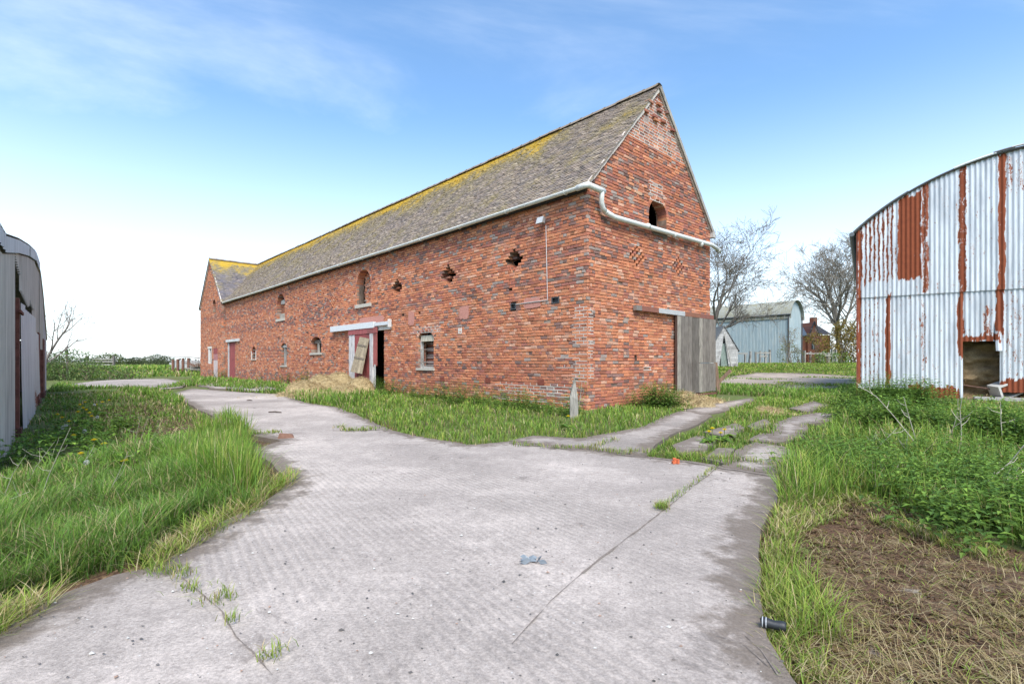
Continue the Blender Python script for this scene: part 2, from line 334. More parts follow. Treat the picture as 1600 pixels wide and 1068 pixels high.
# ---- concrete sheets
def mat_concrete(name, ribs=True, tone=(.425, .364, .325)):
    m = MT(name); p = m.pos(); e = m.attr('edge', 'Fac')
    n1 = m.noise(p, .55, 6, .62); n2 = m.noise(p, 4.2, 7, .68, .3); n3 = m.noise(p, 75, 4, .7); n4 = m.noise(p, 260, 2, .6)
    lt = tuple(x*1.22 for x in tone); dk = tuple(x*.72 for x in tone)
    c = m.mix(m.ramp(n1, .32, .68), dk, lt); c = m.mix(m.math('MULTIPLY', m.ramp(n2, .42, .62), .55), c, tuple(x*.80 for x in tone))
    c = scl(m, c, m.ramp(n3, .32, .68, .72, 1.26, False)); c = scl(m, c, m.ramp(m.noise(p, 18, 6, .75), .3, .7, .80, 1.18, False))
    # stains with a shape of their own
    st = m.ramp(m.noise(p, 1.7, 7, .75, .6), .575, .68); c = m.mix(m.math('MULTIPLY', st, .6), c, (.15, .125, .11)); c = scl(m, c, m.ramp(m.noise(m.map(p, (1, 1, 1), (0, 0, .6)), .28, 4, .6), .3, .7, .84, 1.12, False))
    # pale and dark grit
    vo = m.n('TexVoronoi'); m.set(vo, 'Vector', p); m.set(vo, 'Scale', 34.)
    gsp = m.math('MULTIPLY', m.ramp(vo.outputs['Distance'], .17, .10), m.ramp(m.noise(p, 9, 2, .5), .52, .60)); 
    sc = m.n('SeparateColor'); m.set(sc, 0, vo.outputs['Color'])
    c = m.mix(m.math('MULTIPLY', gsp, m.ramp(sc.outputs[0], .5, .6)), c, (.60, .57, .54)); c = m.mix(m.math('MULTIPLY', gsp, m.ramp(sc.outputs[0], .45, .35)), c, (.12, .11, .10))
    # soil creeping in from the edge
    dirt = m.math('ADD', m.ramp(e, 0, .42, .62, 0., False), m.math('MULTIPLY', m.math('SUBTRACT', m.noise(p, 5, 6, .7), .5), 1.2))
    c = m.mix(m.math('MULTIPLY', m.ramp(dirt, .22, .50), .85), c, m.mix(n3, (.085, .065, .05), (.22, .175, .14)))
    h = m.math('ADD', m.math('MULTIPLY', n3, .55), m.math('MULTIPLY', n4, .35)); h = m.math('ADD', h, m.math('MULTIPLY', n2, .9))
    if ribs:     # tamped ridges along the slab
        q = m.map(p, (1, 1, 1), (0, 0, math.radians(-34.4)))
        wv = m.n('TexWave', wave_type='BANDS', bands_direction='X'); m.set(wv, 'Vector', q); m.set(wv, 'Scale', 6.2); m.set(wv, 'Distortion', 1.3); m.set(wv, 'Detail', 4.); m.set(wv, 'Detail Scale', 2.5); m.set(wv, 'Detail Roughness', .7)
        sx = m.n('SeparateXYZ'); m.set(sx, 0, p); side = m.math('ADD', m.math('MULTIPLY', m.math('ADD', sx.outputs[0], .81), .65), m.math('MULTIPLY', m.math('ADD', sx.outputs[1], -1.73), .69)); ra = m.math('MULTIPLY', m.ramp(m.noise(p, .8, 4, .6), .36, .56), m.ramp(side, -.02, .12)); rv = m.math('MULTIPLY', wv.outputs[1], ra)
        h = m.math('ADD', h, m.math('MULTIPLY', rv, .42)); 
        c = m.mix(m.math('MULTIPLY', m.math('MULTIPLY', m.ramp(wv.outputs[1], .38, .12), ra), .16), c, (.16, .14, .125))
    m.color(c).rough(.93).bump(h, .75, .012); return m.m
M['conc'] = mat_concrete('concrete'); M['conc2'] = mat_concrete('old_concrete', False, (.355, .305, .27))
M['gravel'] = mat_concrete('gravel_track', False, (.36, .29, .235))
def sheet(name, poly, mat, z, res0, label, parent=None, zf=None):
    lo = poly.min(0)-.3; hi = poly.max(0)+.3; cx = min(max(0, lo[0]), hi[0]); cy = min(max(3, lo[1]), hi[1])
    xs = axis(lo[0], hi[0], res0, .6, cx); ys = axis(lo[1], hi[1], res0, .6, cy)
    V, Q = grid_mesh(xs, ys, lambda X, Y: gz(X, Y)+z+.012*(fbm(X*.7, Y*.7, 2)-.5))
    d, nr = sdist(V[:, :2], poly); keep = (d[Q] > 0).any(1); Q = Q[keep]
    out = d < 0; V[out, :2] = nr[out]
    used = np.unique(Q); rm = -np.ones(len(V), int); rm[used] = np.arange(len(used)); V = V[used]; Q = rm[Q]; d = d[used]
    # skirt: thickness of the slab
    E = np.concatenate([Q[:, [0,1]], Q[:, [1,2]], Q[:, [2,3]], Q[:, [3,0]]]); key = np.sort(E, 1); _, inv, cnt = np.unique(key, axis=0, return_inverse=True, return_counts=True)
    B = E[cnt[inv.ravel()] == 1]; n0 = len(V); low = V.copy(); low[:, 2] -= .12
    S = np.stack([B[:, 1], B[:, 0], B[:, 0]+n0, B[:, 1]+n0], 1)
    o = mesh_np(name, np.vstack([V, low]), [Q, S], mat, parent, smoothf=False)
    at_ = o.data.attributes.new('edge', 'FLOAT', 'POINT'); at_.data.foreach_set('value', np.concatenate([np.maximum(d, 0)]*2).astype(np.float32))
    if parent is None: tag(o, label, 'concrete', kind='structure')
    return o
yard = sheet('concrete_yard', main, M['conc'], .012, .06, 'pale ribbed concrete yard in front of the brick barn')
sheet('concrete_drive', farc, M['conc2'], .02, .3, 'pale concrete drive beyond the dandelion verge')
sheet('concrete_lane', lane, M['conc2'], .02, .3, 'strip of worn concrete along the far brick wall')
sheet('gravel_track', track, M['gravel'], .015, .25, 'grey gravel track crossing behind the barn')
for i, p in enumerate(paths): sheet('paving', p, M['conc2'], .010+.003*i, .08, 'broken concrete slab with grass in its joints beside the barn gable')

def joint(pts, wd, name='joint_soil'):       # soil-filled joints and cracks, a little proud of the slab
    P = [Vector((*ground(*p)[:2], 0)) for p in pts]; Q = []
    for a, b in zip(P[:-1], P[1:]):
        n = max(2, int((b-a).length/.06)); Q += [a.lerp(b, i/n) for i in range(n)]
    Q.append(P[-1]); V = []; F_ = []
    for i, p in enumerate(Q):
        d = (Q[min(i+1, len(Q)-1)]-Q[max(i-1, 0)]).normalized(); s_ = Vector((-d.y, d.x, 0)); j = wd*2.2*(float(fbm(np.array(i*.23), np.array(wd*99), 4))-.5); w_ = wd*max(.0, 2.1*float(fbm(np.array(i*.5), np.array(3.), 7))-.5)
        z = .017+.012*(float(fbm(np.array(p.x*.7), np.array(p.y*.7), 2))-.5); V += [(*(p+s_*(j+w_/2)).xy, z), (*(p+s_*(j-w_/2)).xy, z)]
    F_ = [(2*i, 2*i+1, 2*i+3, 2*i+2) for i in range(len(Q)-1)]
    mb = MB(); mb.add(V, F_, (.20, .165, .14)); mb.build(name, mat_joint, yard)
mat_joint = mat_attr('joint_soil', .97, 60, .5, .8, 90)
joint([(1121,733),(1060,783),(1000,830),(910,900)], .013); joint([(910,900),(860,950),(800,1020)], .006); joint([(285,910),(310,930),(345,962),(368,1000),(398,1030),(430,1075)], .009)
joint([(1165,1000),(1190,1030),(1215,1075)], .006); joint([(1120,1000),(1160,1020),(1200,1052)], .005)
joint([(795,694),(870,702),(960,711),(1080,725),(1216,749)], .05); joint([(520,674),(600,674),(640,683)], .05)
# ================================================================== BRICK BARN
VPL = 62.0
u = np.array([VPL-CX, F]); u = u/np.hypot(*u); v = np.array([u[1], -u[0]])     # long wall runs along u, gable along v
C0 = ground(918, 638)[:2]; ANG = math.atan2(v[1], v[0])
EAVE = 5.30; GW = 6.26; APEX = 8.72; CP = .0805                                 # eaves, gable width, ridge, brick course
barn = empty('brick_barn', (C0[0], C0[1], 0), ANG)
tag(barn, 'long red brick barn with lichened tile roof and gable end', 'barn')
def _ray(px, py, o, d, off=0.):       # pixel -> (distance along d, height) on a vertical plane through o
    k = (px-CX)/F; n = np.array([d[1], -d[0]]); Y = (o@n)/(np.array([k, 1.])@n); p = np.array([k*Y, Y])
    return float((p-o)@d), CAMH-(py-HY)/F*Y
def W(px, py, out=0.): return _ray(px, py, C0-v*out, u)
def Gb(px, py, out=0.): return _ray(px, py, C0-u*out, v)
def WG(px, py): return _ray(px, py, C0-v*.22, u)
PAL = np.array([(.55,.205,.105),(.49,.180,.098),(.60,.255,.135),(.43,.150,.090),(.53,.240,.155),(.36,.135,.100),(.26,.145,.122),(.34,.270,.235),(.62,.345,.235),(.18,.115,.10)])
def pick(n, wts): w_ = np.array(wts, float); return PAL[rng.choice(len(PAL), n, p=w_/w_.sum())]*rng.uniform(.86, 1.12, (n, 1))
WT_NORM = [26,18,18,11,12,5,4,3,6,1]; WT_DARK = [9,14,5,19,8,17,14,7,3,6]; WT_RED = [12,22,6,26,10,9,6,3,3,2]
class Hole:
    def __init__(s, kind, a0, a1, z0, z1, rise=0, ring=True):
        s.kind, s.a0, s.a1, s.z0, s.z1, s.ring = kind, a0, a1, z0, z1, ring
        s.ac = (a0+a1)/2; s.w = a1-a0
        if kind == 'arch':
            r = rise or s.w/2; s.R = (s.w**2/4+r*r)/(2*r); s.zs = z1-r; s.zc = z1-s.R
    def span(s, z, outer):
        """interval cut from the course at height z"""
        if s.kind == 'rect': return (s.a0, s.a1) if s.z0 <= z <= s.z1 else None
        if s.kind == 'arch':
            if z < s.z0: return None
            if z <= s.zs: return (s.a0, s.a1)
            R = s.R+(.115 if outer and s.ring else 0); q = R*R-(z-s.zc)**2
            if q <= 0: return None
            h = math.sqrt(q); h = max(h, 0)
            return (s.ac-h, s.ac+h)
        if s.kind == 'diamond':
            t = 1-abs(z-(s.z0+s.z1)/2)/((s.z1-s.z0)/2)
            if t <= 0.06: return None
            h = max(.06, round(s.w/2*t/.058)*.058); return (s.ac-h, s.ac+h)
        if s.kind == 'lattice':
            t = 1-abs(z-(s.z0+s.z1)/2)/((s.z1-s.z0)/2)
            if t <= 0.02: return None
            h = s.w/2*t; return (s.ac-h, s.ac+h)
def cut(iv, cuts):
    for c in cuts:
        out = []
        for a, b in iv:
            if c[1] <= a or c[0] >= b: out.append((a, b)); continue
            if c[0]-a > .015: out.append((a, c[0]))
            if b-c[1] > .015: out.append((c[1], b))
        iv = out
    return iv
class Bricks:
    """rows: a0,a1,z0,z1,d(front),depth,colour ; frame: origin O, along A, normal Nn"""
    def __init__(s, O, A, Nn): s.O = np.array(O, float); s.A = np.array(A, float); s.N = np.array(Nn, float); s.r = []; s.col = []; s.extraV = []; s.extraC = []
    def add(s, a0, a1, z0, z1, d, dep, c): s.r.append((a0, a1, z0, z1, d, dep)); s.col.append(c)
    def verts(s, R, jit=.0035):
        n = len(R); a0, a1, z0, z1, d, dep = [R[:, i] for i in range(6)]; e = .007
        j = lambda: rng.normal(0, jit, n)
        ch = rng.uniform(.006, .014, n)
        A_ = []
        for (sa, sz) in ((0,0),(1,0),(1,1),(0,1)):           # back, edge, front rings
            A_.append((np.where(sa, a1, a0)+0*d, np.where(sz, z1, z0)+0*d, d-dep))
        ja = [(j(), j()) for _ in range(4)]
        for k, (sa, sz) in enumerate(((0,0),(1,0),(1,1),(0,1))):
            A_.append((np.where(sa, a1, a0)+ja[k][0], np.where(sz, z1, z0)+ja[k][1], d-ch))
        for k, (sa, sz) in enumerate(((0,0),(1,0),(1,1),(0,1))):
            A_.append((np.where(sa, a1-e, a0+e)+ja[k][0]+j(), np.where(sz, z1-e, z0+e)+ja[k][1]+j(), d+j()*.6))
        out = np.zeros((n, 12, 3))
        for k, (aa, zz, dd) in enumerate(A_): out[:, k] = s.O+aa[:, None]*s.A+dd[:, None]*s.N+np.stack([0*zz, 0*zz, zz], 1)
        return out
    def faces(s):
        q = []
        for k in range(4): l = (k+1) % 4; q += [(k, l, 4+l, 4+k), (4+k, 4+l, 8+l, 8+k)]
        q.append((8, 9, 10, 11)); return np.array(q)
def lay(B, Wd, z0, z1f, holes, wts, start, pale=(), seed=0, stag=.118, lo=None):
    """lays the courses; returns the mortar intervals per course"""
    nc = int((APEX+.2-z0)/CP); mort = []
    for k in range(nc):
        zb = z0+k*CP; zm = zb+CP/2; iv0 = z1f(zb+CP*.5)
        if iv0 is None: break
        iv = cut([iv0], [c for h in holes for c in [h.span(zm, True)] if c])
        mort.append((zb, cut([iv0], [c for h in holes for c in [h.span(zb if h.kind == 'arch' and zb > h.zs else zm, False)] if c])))
        header = k % 4 == 3; Lb = .119 if header else .238; off = (0 if k % 2 else stag)+(.06 if header else 0)
        st = start(k)
        for (a, b) in iv:
            a_ = max(a, st) if a < .01 else a
            edgeL = a > iv0[0]+.01; edgeR = b < iv0[1]-.01
            i0 = math.floor((a_-off)/Lb); marks = [a_]+[off+i*Lb for i in range(i0+1, int((b-off)/Lb)+1) if a_+.05 < off+i*Lb < b-.05]+[b]
            n = len(marks)-1; cc = pick(n, wts(zm, np.mean(marks)))
            for i in range(n):
                p, q = marks[i], marks[i+1]
                dep = .11
                if (i == 0 and edgeL) or (i == n-1 and edgeR): dep = .31
                g = .0055 if random.random() < .7 else .008
                B.add(p+(g if i else 0), q-(g if i < n-1 else 0), zb+.0055, zb+CP-.0055, random.gauss(0, .004)-(.02 if random.random() < .015 else 0), dep, cc[i]*(random.uniform(.55, .8) if random.random() < .06 else 1))
    return mort
def ringbricks(B, h, wts):
    """voussoirs of an arch"""
    half = math.asin(min(1, h.w/2/h.R)); n = max(5, int(2*half*(h.R+.05)/.083)); V_ = []; cols = pick(n, wts); q = B.faces()
    for i in range(n):
        t0 = -half+2*half*i/n+.004/h.R; t1 = -half+2*half*(i+1)/n-.004/h.R; d = random.gauss(.002, .003)
        P = []
        for dd in (d-.30, d-.007, d):
            e = .0 if dd < d else .006
            for (r_, t_) in ((h.R+e, t0), (h.R+e, t1), (h.R+.108-e, t1), (h.R+.108-e, t0)):
                P.append(B.O+B.A*(h.ac+r_*math.sin(t_))+B.N*dd+np.array([0, 0, h.zc+r_*math.cos(t_)]))
        B.extraV.append(np.array(P)); B.extraC.append(cols[i])
def build_wall(name, B, mort, thick, parent, nsingle, mdepth=-.017, sel=None):
    """mortar core (the wall part) + brickwork; the nsingle bricks that show largest are objects of their own"""
    mb = MB(); run = []
    def flush(z0, z1, iv):
        for a, b in iv:
            P = [B.O+B.A*a_+B.N*d_+np.array([0, 0, z_]) for z_ in (z0, z1) for (a_, d_) in ((a, mdepth), (b, mdepth), (b, mdepth-thick), (a, mdepth-thick))]
            mb.add(P, [(3,2,1,0),(4,5,6,7),(0,1,5,4),(1,2,6,5),(2,3,7,6),(3,0,4,7)], (.7, .7, .7))
    cur = None
    for zb, iv in mort:
        key = tuple((round(a, 3), round(b, 3)) for a, b in iv)
        if cur and cur[2] == key: cur[1] = zb+CP
        else:
            if cur: flush(cur[0], cur[1], cur[2])
            cur = [zb, zb+CP, key]
    flush(*cur)
    wall = mb.build(name, M['mortar'], parent)
    R = np.array(B.r); col = np.array(B.col); V = B.verts(R); q = B.faces()
    cen = np.stack([(R[:, 0]+R[:, 1])/2, (R[:, 2]+R[:, 3])/2], 1)
    if nsingle:
        score = sel(cen)+.0*cen[:, 0]; score[(R[:, 1]-R[:, 0]) < .1] += 5; order = np.argsort(score)[:nsingle]
    else: order = np.array([], int)
    mask = np.ones(len(R), bool); mask[order] = False
    for i in order:
        ctr = V[i].mean(0); o = mesh_np('brick', V[i]-ctr, [q], M['brick'], wall, np.repeat(col[i][None], len(q), 0)); o.location = ctr
    Vr = V[mask]; cr = col[mask]
    if B.extraV: Vr = np.concatenate([Vr, np.array(B.extraV)]); cr = np.concatenate([cr, np.array(B.extraC)])
    n = len(Vr); Fq = (q[None]+np.arange(n)[:, None, None]*12).reshape(-1, 4)
    bw = mesh_np('brickwork', Vr.reshape(-1, 3), [Fq], M['brick'], wall, np.repeat(cr, len(q), 0)); tag(bw, kind='stuff')
    return wall
# ---- long wall (faces -x of the barn frame)
LL = W(352, 584)[0]
def H(kind, x0, x1, yt, yb, f=W, **kw):
    m = (x0+x1)/2; a = sorted((f(x0, 565)[0], f(x1, 565)[0])); return Hole(kind, a[0], a[1], f(m, yb)[1], f(m, yt)[1], **kw)
hA = H('arch', 557, 579, 421, 475); hB = H('arch', 432.5, 444.8, 459, 498); hC = H('arch', 439, 448, 536, 571, rise=.16); hD = H('arch', 485.6, 502, 526, 551, rise=.22)
hE = H('arch', 393.5, 399.5, 541, 561); hF = H('rect', 356, 367.5, 534, 584); hMain = H('rect', 563, 600, 516, 610); hW = H('arch', 653, 677.5, 517, 575, rise=.2)
hMain.z0 = -.3; hF.z0 = -.3
dV = [H('diamond', 789, 817, 387, 425), H('diamond', 688, 712, 414, 448), H('diamond', 611, 629, 435, 463)]
lats = [H('lattice', 513, 526.5, 457, 484), H('lattice', 466.5, 476, 469, 494)]
slits = []
for px, py, hh in ((620, 547, 13), (521, 549, 10), (471, 552, 9), (413, 553, 8)):
    s0, zc = W(px, py); z1 = W(px, py-hh)[1]; dz = z1-zc; k = 0
    for kk in range(int(2*dz/CP/2)):
        zz = zc-dz+kk*2*CP
        for sg in (-1, 1): slits.append(Hole('rect', s0+sg*.085-.032, s0+sg*.085+.032, zz, zz+CP))
vents = [H('rect', 798, 806, 474, 483.5), H('rect', 862, 873.6, 464, 473.5)]
miss = [Hole('rect', a_, a_+.16, z_, z_+.07) for a_, z_ in (W(657, 490), W(631, 494), W(800, 455))]
LH = [hA, hB, hC, hD, hE, hF, hMain, hW]+dV+lats+slits+vents+miss
def wts_long(z, s_):
    n_ = fbm(np.array(s_*.35), np.array(z*.6), 4)
    if z < 1.1 and s_ < 14: return WT_RED
    if s_ < 1.2 and z > 3.2: return WT_DARK
    return WT_DARK if n_ > .66 else WT_NORM
BL = Bricks((0, 0, 0), (0, 1, 0), (-1, 0, 0))
ml = lay(BL, LL, -.25, lambda z: (0., LL) if z < EAVE else None, LH, wts_long, lambda k: 0. if k % 2 else .122)
ml = [(z, [(max(a, .02), b) for a, b in iv]) for z, iv in ml]
for h in (hA, hB, hC, hD, hE, hW): ringbricks(BL, h, WT_DARK if h is not hW else [1,1,1,1,2,1,1,1,3,0])
for h in dV:                          # ledges left inside the broken vents
    zc = (h.z0+h.z1)/2; k = 0; z = -.25
    while z < h.z1:
        sp = h.span(z+CP/2, False)
        if sp:
            if k % 2 == 0 and z > zc-.1: BL.add(sp[1]-.02-(sp[1]-sp[0])*.34, sp[1]+.03, z+.004, z+CP-.006, -.16, .15, pick(1, WT_DARK)[0]*.8)
            if z < h.z0+1.5*CP: BL.add(sp[0]-.02, sp[1]+.02, z+.004, z+CP-.004, -.09, .2, pick(1, WT_NORM)[0])
        z += CP; k += 1
def lattice(B, h, f):
    z = -.25; k = 0
    while z < h.z1+CP:
        sp = h.span(z+CP/2, False)
        if sp:
            off = .0 if k % 2 else .098; i = math.floor((sp[0]-h.ac-off)/.196)
            while True:
                c = h.ac+off+i*.196; i += 1
                if c-.055 > sp[1]: break
                if c > sp[0]-.05: B.add(c-.054, c+.054, z+.003, z+CP-.003, random.gauss(.0, .004), .22, pick(1, WT_NORM)[0])
        z += CP; k += 1
for h in lats: lattice(BL, h, W)
def camdist(a, z): p = C0+a*u; return np.hypot(p[0], p[1])
long_wall = build_wall('long_wall', BL, ml, .32, barn, 150, sel=lambda c: np.where((c[:, 1] > .45) & (c[:, 1] < 4.9), c[:, 0]+.30*abs(c[:, 1]-1.6), 99))
# ---- gable wall (faces -y)
hArch = H('arch', 1014, 1042, 312, 360, f=Gb)
gl = [H('lattice', 984, 1007, 381, 419, f=Gb), H('lattice', 1050, 1070, 397, 433, f=Gb)]
gdoor = H('rect', 1062, 1113, 497, 616, f=Gb); gdoor.z0 = -.3
gmiss = [Hole('rect', a_, a_+.12, z_-.06, z_+.08) for a_, z_ in (Gb(992, 560),)]
SL = (APEX-EAVE)/(GW/2)
def gz1(z):
    if z <= EAVE: return (0., GW)
    t = (z+CP*.35-EAVE)/SL
    return (t, GW-t) if GW-2*t > .15 else None
BG = Bricks((0, 0, 0), (1, 0, 0), (0, -1, 0))
def wts_g(z, a_):
    n_ = fbm(np.array(a_*.5), np.array(z*.7), 8)
    if z > 3.6: return WT_DARK if n_ > .38 else WT_RED
    return WT_DARK if n_ > .62 else (WT_RED if z < 1.5 else WT_NORM)
mg = lay(BG, GW, -.25, gz1, [hArch, gdoor]+gl+gmiss, wts_g, lambda k: .122 if k % 2 else 0., stag=.06)
mg = [(z, [(max(a, .024), b) for a, b in iv]) for z, iv in mg]
ringbricks(BG, hArch, WT_RED)
for h in gl: lattice(BG, h, Gb)
S36 = 3.56
for zx, zy in ((550,225),(597,240),(525,280),(575,300),(648,285),(622,335),(675,375),(600,262),(580,322)):     # bricks standing proud near the apex
    a_, z_ = Gb(860+zx/S36, 100+zy/S36); z_ = -.25+round((z_+.25)/CP)*CP
    BG.add(a_-.10, a_+.10, z_+.005, z_+CP-.005, .075, .15, pick(1, WT_DARK)[0]*.8)
gable = build_wall('gable_wall', BG, mg, .32, barn, 150, sel=lambda c: np.where((c[:, 1] > .4) & (c[:, 1] < 4.6), c[:, 0]+.30*abs(c[:, 1]-1.6), 99))
# ---- cross wing front
WA, WB = LL, W(318, 584)[0]; WM = (WA+WB)/2; WX = -.22
hWn = H('arch', 332, 337, 468, 491, f=WG); hWd = H('rect', 333, 340, 543, 582, f=WG); hWd.z0 = -.3; hWw = H('rect', 325, 330.5, 544, 568, f=WG)
BW = Bricks((WX, 0, 0), (0, 1, 0), (-1, 0, 0)); SW = (APEX-.02-EAVE)/((WB-WA)/2)
def wz1(z):
    if z <= EAVE: return (WA, WB)
    t = (z+CP*.35-EAVE)/SW
    return (WA+t, WB-t) if WB-WA-2*t > .15 else None
mw = lay(BW, 0, -.25, wz1, [hWn, hWd, hWw], lambda z, s_: WT_NORM if fbm(np.array(s_*.6), np.array(z*.6), 3) < .6 else WT_DARK, lambda k: -1e9)
ringbricks(BW, hWn, WT_DARK)
wing = build_wall('wing_wall', BW, mw, .32, barn, 0)
# ---- plain rear walls (closed shell)
def mat_brick_tex():
    m = MT('rear_brick'); p = m.coord('Object'); b = m.n('TexBrick'); m.set(b, 'Vector', m.map(p, (1, 1, 1), (PI/2, 0, PI/2)))
    m.set(b, 'Scale', 1.); b.inputs['Brick Width'].default_value = .238; b.inputs['Row Height'].default_value = CP; b.inputs['Mortar Size'].default_value = .008
    m.set(b, 'Color1', (.42,.135,.065,1)); m.set(b, 'Color2', (.26,.09,.06,1)); m.set(b, 'Mortar', (.2,.14,.11,1)); m.color(b.outputs[0]); return m.m
M['rear'] = mat_brick_tex()
mb = MB(); mb.box((GW-.33, .33, -.25), (GW-.004, WB-.004, EAVE)); mb.box((WX+.34, WB-.33, -.25), (GW-.34, WB-.006, EAVE)); mb.build('rear_wall', M['rear'], barn)
mb = MB(); mb.add([(GW-.01, WA, EAVE), (GW-.01, WM, APEX-.1), (GW-.01, WB, EAVE), (GW-.2, WA, EAVE), (GW-.2, WM, APEX-.1), (GW-.2, WB, EAVE)], [(0,1,2), (5,4,3), (0,3,4,1), (1,4,5,2), (2,5,3,0)]); mb.build('rear_gable', M['rear'], barn)
mb = MB(); mb.box((WX+.30, WA-.002, EAVE-.8), (-.05, WA+.05, EAVE)); 
# side return of the wing where it steps out of the long wall
mbr = Bricks((0, WA, 0), (1, 0, 0), (0, -1, 0)); 
for k in range(int((EAVE+.25)/CP)): mbr.add(WX+.115 if k % 2 else WX+.01, .0, -.25+k*CP+.004, -.25+(k+1)*CP-.004, .0, .1, pick(1, WT_DARK)[0])
build_wall('wing_return', mbr, [(-.25+k*CP, [(WX+.02, .01)]) for k in range(int((EAVE+.25)/CP))], .2, barn, 0)
# ---- interior floor between storeys, timber joists (seen through the loft openings)
mb = MB(); mb.box((.33, .33, 2.95), (GW-.33, WB-.4, 3.05), (.12, .10, .08)); mb.build('loft_floor', M['wood'], barn)
# ---- roof: plain tiles laid in courses
def tiles(O, Adir, Sdir, length, slope, gauge, tw, name, parent, clip=None, base=None, seed=0, liftmax=.005):
    """O lower corner, Adir along eaves, Sdir up the slope (unit)"""
    O = np.array(O, float); A = np.array(Adir, float); S = np.array(Sdir, float); Nn = np.cross(A, S)
    if Nn[2] < 0: Nn = -Nn
    nr = int(slope/gauge)+1; nc = int(length/tw)+2
    r, c = np.meshgrid(np.arange(nr), np.arange(nc), indexing='ij'); r = r.ravel(); c = c.ravel()
    a0 = c*tw-(r % 2)*tw/2; s0 = r*gauge
    keep = (a0 > -tw*.6) & (a0 < length-tw*.3) & (s0 < slope-.02)
    if clip is not None: keep &= clip(a0+tw/2, s0)
    keep &= rng.random(len(r)) > .0015
    a0 = np.clip(a0[keep], 0, length-.05); a1 = np.minimum(a0+tw-.004, length); s0 = s0[keep]; n = len(a0)
    ln = gauge*2.15; lift = .022+rng.uniform(0, liftmax, n)*(rng.random(n) < .5); slip = rng.normal(0, .006, n)-.05*(rng.random(n) < .006)
    sag = .03*(fbm(a0*.18, s0*.35, seed)-.5)*2
    P = np.zeros((n, 8, 3)); tilt = rng.normal(0, .004, n)
    for k, (aa, ss, hh) in enumerate(((a0, 0, 0), (a1, 0, 0), (a1, ln, 0), (a0, ln, 0), (a0, 0, 1), (a1, 0, 1), (a1, ln, 1), (a0, ln, 1))):
        top = .0 if hh else -.012; lift_k = lift if ss == 0 else -.002
        h_ = lift_k+top+sag+(tilt if k in (0, 3, 4, 7) else -tilt); sv = np.minimum(s0+slip+ss, slope+.01)
        P[:, k] = O+aa[:, None]*A+sv[:, None]*S+h_[:, None]*Nn
    q = np.array([(4,5,6,7),(0,1,5,4),(1,2,6,5),(3,0,4,7)])
    Fq = (q[None]+np.arange(n)[:, None, None]*8).reshape(-1, 4)
    base = np.array(base if base is not None else [(.23,.18,.145),(.19,.155,.135),(.27,.21,.165),(.175,.145,.13),(.29,.235,.185),(.235,.185,.16)])
    col = base[rng.integers(0, len(base), n)]*rng.uniform(.75, 1.2, (n, 1))
    o = mesh_np(name, P.reshape(-1, 3), [Fq], M['tile'], parent, np.repeat(col, 4, 0)); return tag(o, kind='stuff')
pitch = math.atan2(APEX-EAVE, GW/2); cp_, sp_ = math.cos(pitch), math.sin(pitch)
OV = .16; SLP = (GW/2+OV)/cp_; z_eav = EAVE+.03-OV*math.tan(pitch)
roof = MB()                                                # boarding under the tiles
for sx in (0, 1):
    x0 = -OV+.03 if sx == 0 else GW+OV-.03; zt = APEX-.01
    ya, yb = -.03, (WA+.02 if sx == 0 else WB)
    roof.add([(x0, ya, z_eav), (GW/2, ya, zt+.03), (GW/2, yb, zt+.03), (x0, yb, z_eav), (x0, ya, z_eav-.05), (GW/2, ya, zt-.02), (GW/2, yb, zt-.02), (x0, yb, z_eav-.05)],
             [(0,1,2,3),(4,7,6,5),(0,4,5,1),(1,5,6,2),(2,6,7,3),(3,7,4,0)], (.05, .045, .04))
roof = roof.build('roof', M['attr'], barn)
wp = math.atan2(APEX-.02-EAVE, (WB-WA)/2); 
tiles((-OV, -.07, z_eav+.005), (0, 1, 0), (cp_, 0, sp_), WM+.1, SLP, .098, .172, 'tile_slope', roof, clip=lambda a_, s_: a_-.07 < WA+.02+np.maximum(0, s_*cp_-OV)*((WB-WA)/GW), seed=1)
tiles((GW+OV, -.07, z_eav+.005), (0, 1, 0), (-cp_, 0, sp_), WB+.05, SLP, .196, .344, 'rear_tile_slope', roof, seed=2)
cw, sw = math.cos(wp), math.sin(wp); OW = .10; WSL = ((WB-WA)/2+OW)/cw
slate = [(.15,.135,.150),(.125,.115,.13),(.19,.165,.17),(.21,.175,.165),(.16,.14,.145)]
wr = MB()
for yb, sg in ((WA-OW, 1), (WB+OW, -1)):
    ze = EAVE-OW*math.tan(wp)
    wr.add([(WX-.06, yb, ze), (GW, yb, ze), (GW, WM, APEX-.02), (WX-.06, WM, APEX-.02), (WX-.06, yb, ze-.05), (GW, yb, ze-.05), (GW, WM, APEX-.07), (WX-.06, WM, APEX-.07)], [(0,1,2,3),(4,7,6,5),(0,4,5,1),(1,5,6,2),(2,6,7,3),(3,7,4,0)], (.05,.045,.04))
wroof = wr.build('wing_roof', M['attr'], barn)
tiles((WX-.10, WA-OW, EAVE-OW*math.tan(wp)+.02), (1, 0, 0), (0, cw, sw), GW/2-WX+.1, WSL, .12, .2, 'tile_slope', wroof, base=slate, seed=3, clip=lambda a_, s_: a_+WX-.1 < np.maximum(.1, s_*sw/math.tan(pitch)+.05))
tiles((WX-.10, WB+OW, EAVE-OW*math.tan(wp)+.02), (1, 0, 0), (0, -cw, sw), GW-WX, WSL, .2, .3, 'rear_tile_slope', wroof, base=slate, seed=4)
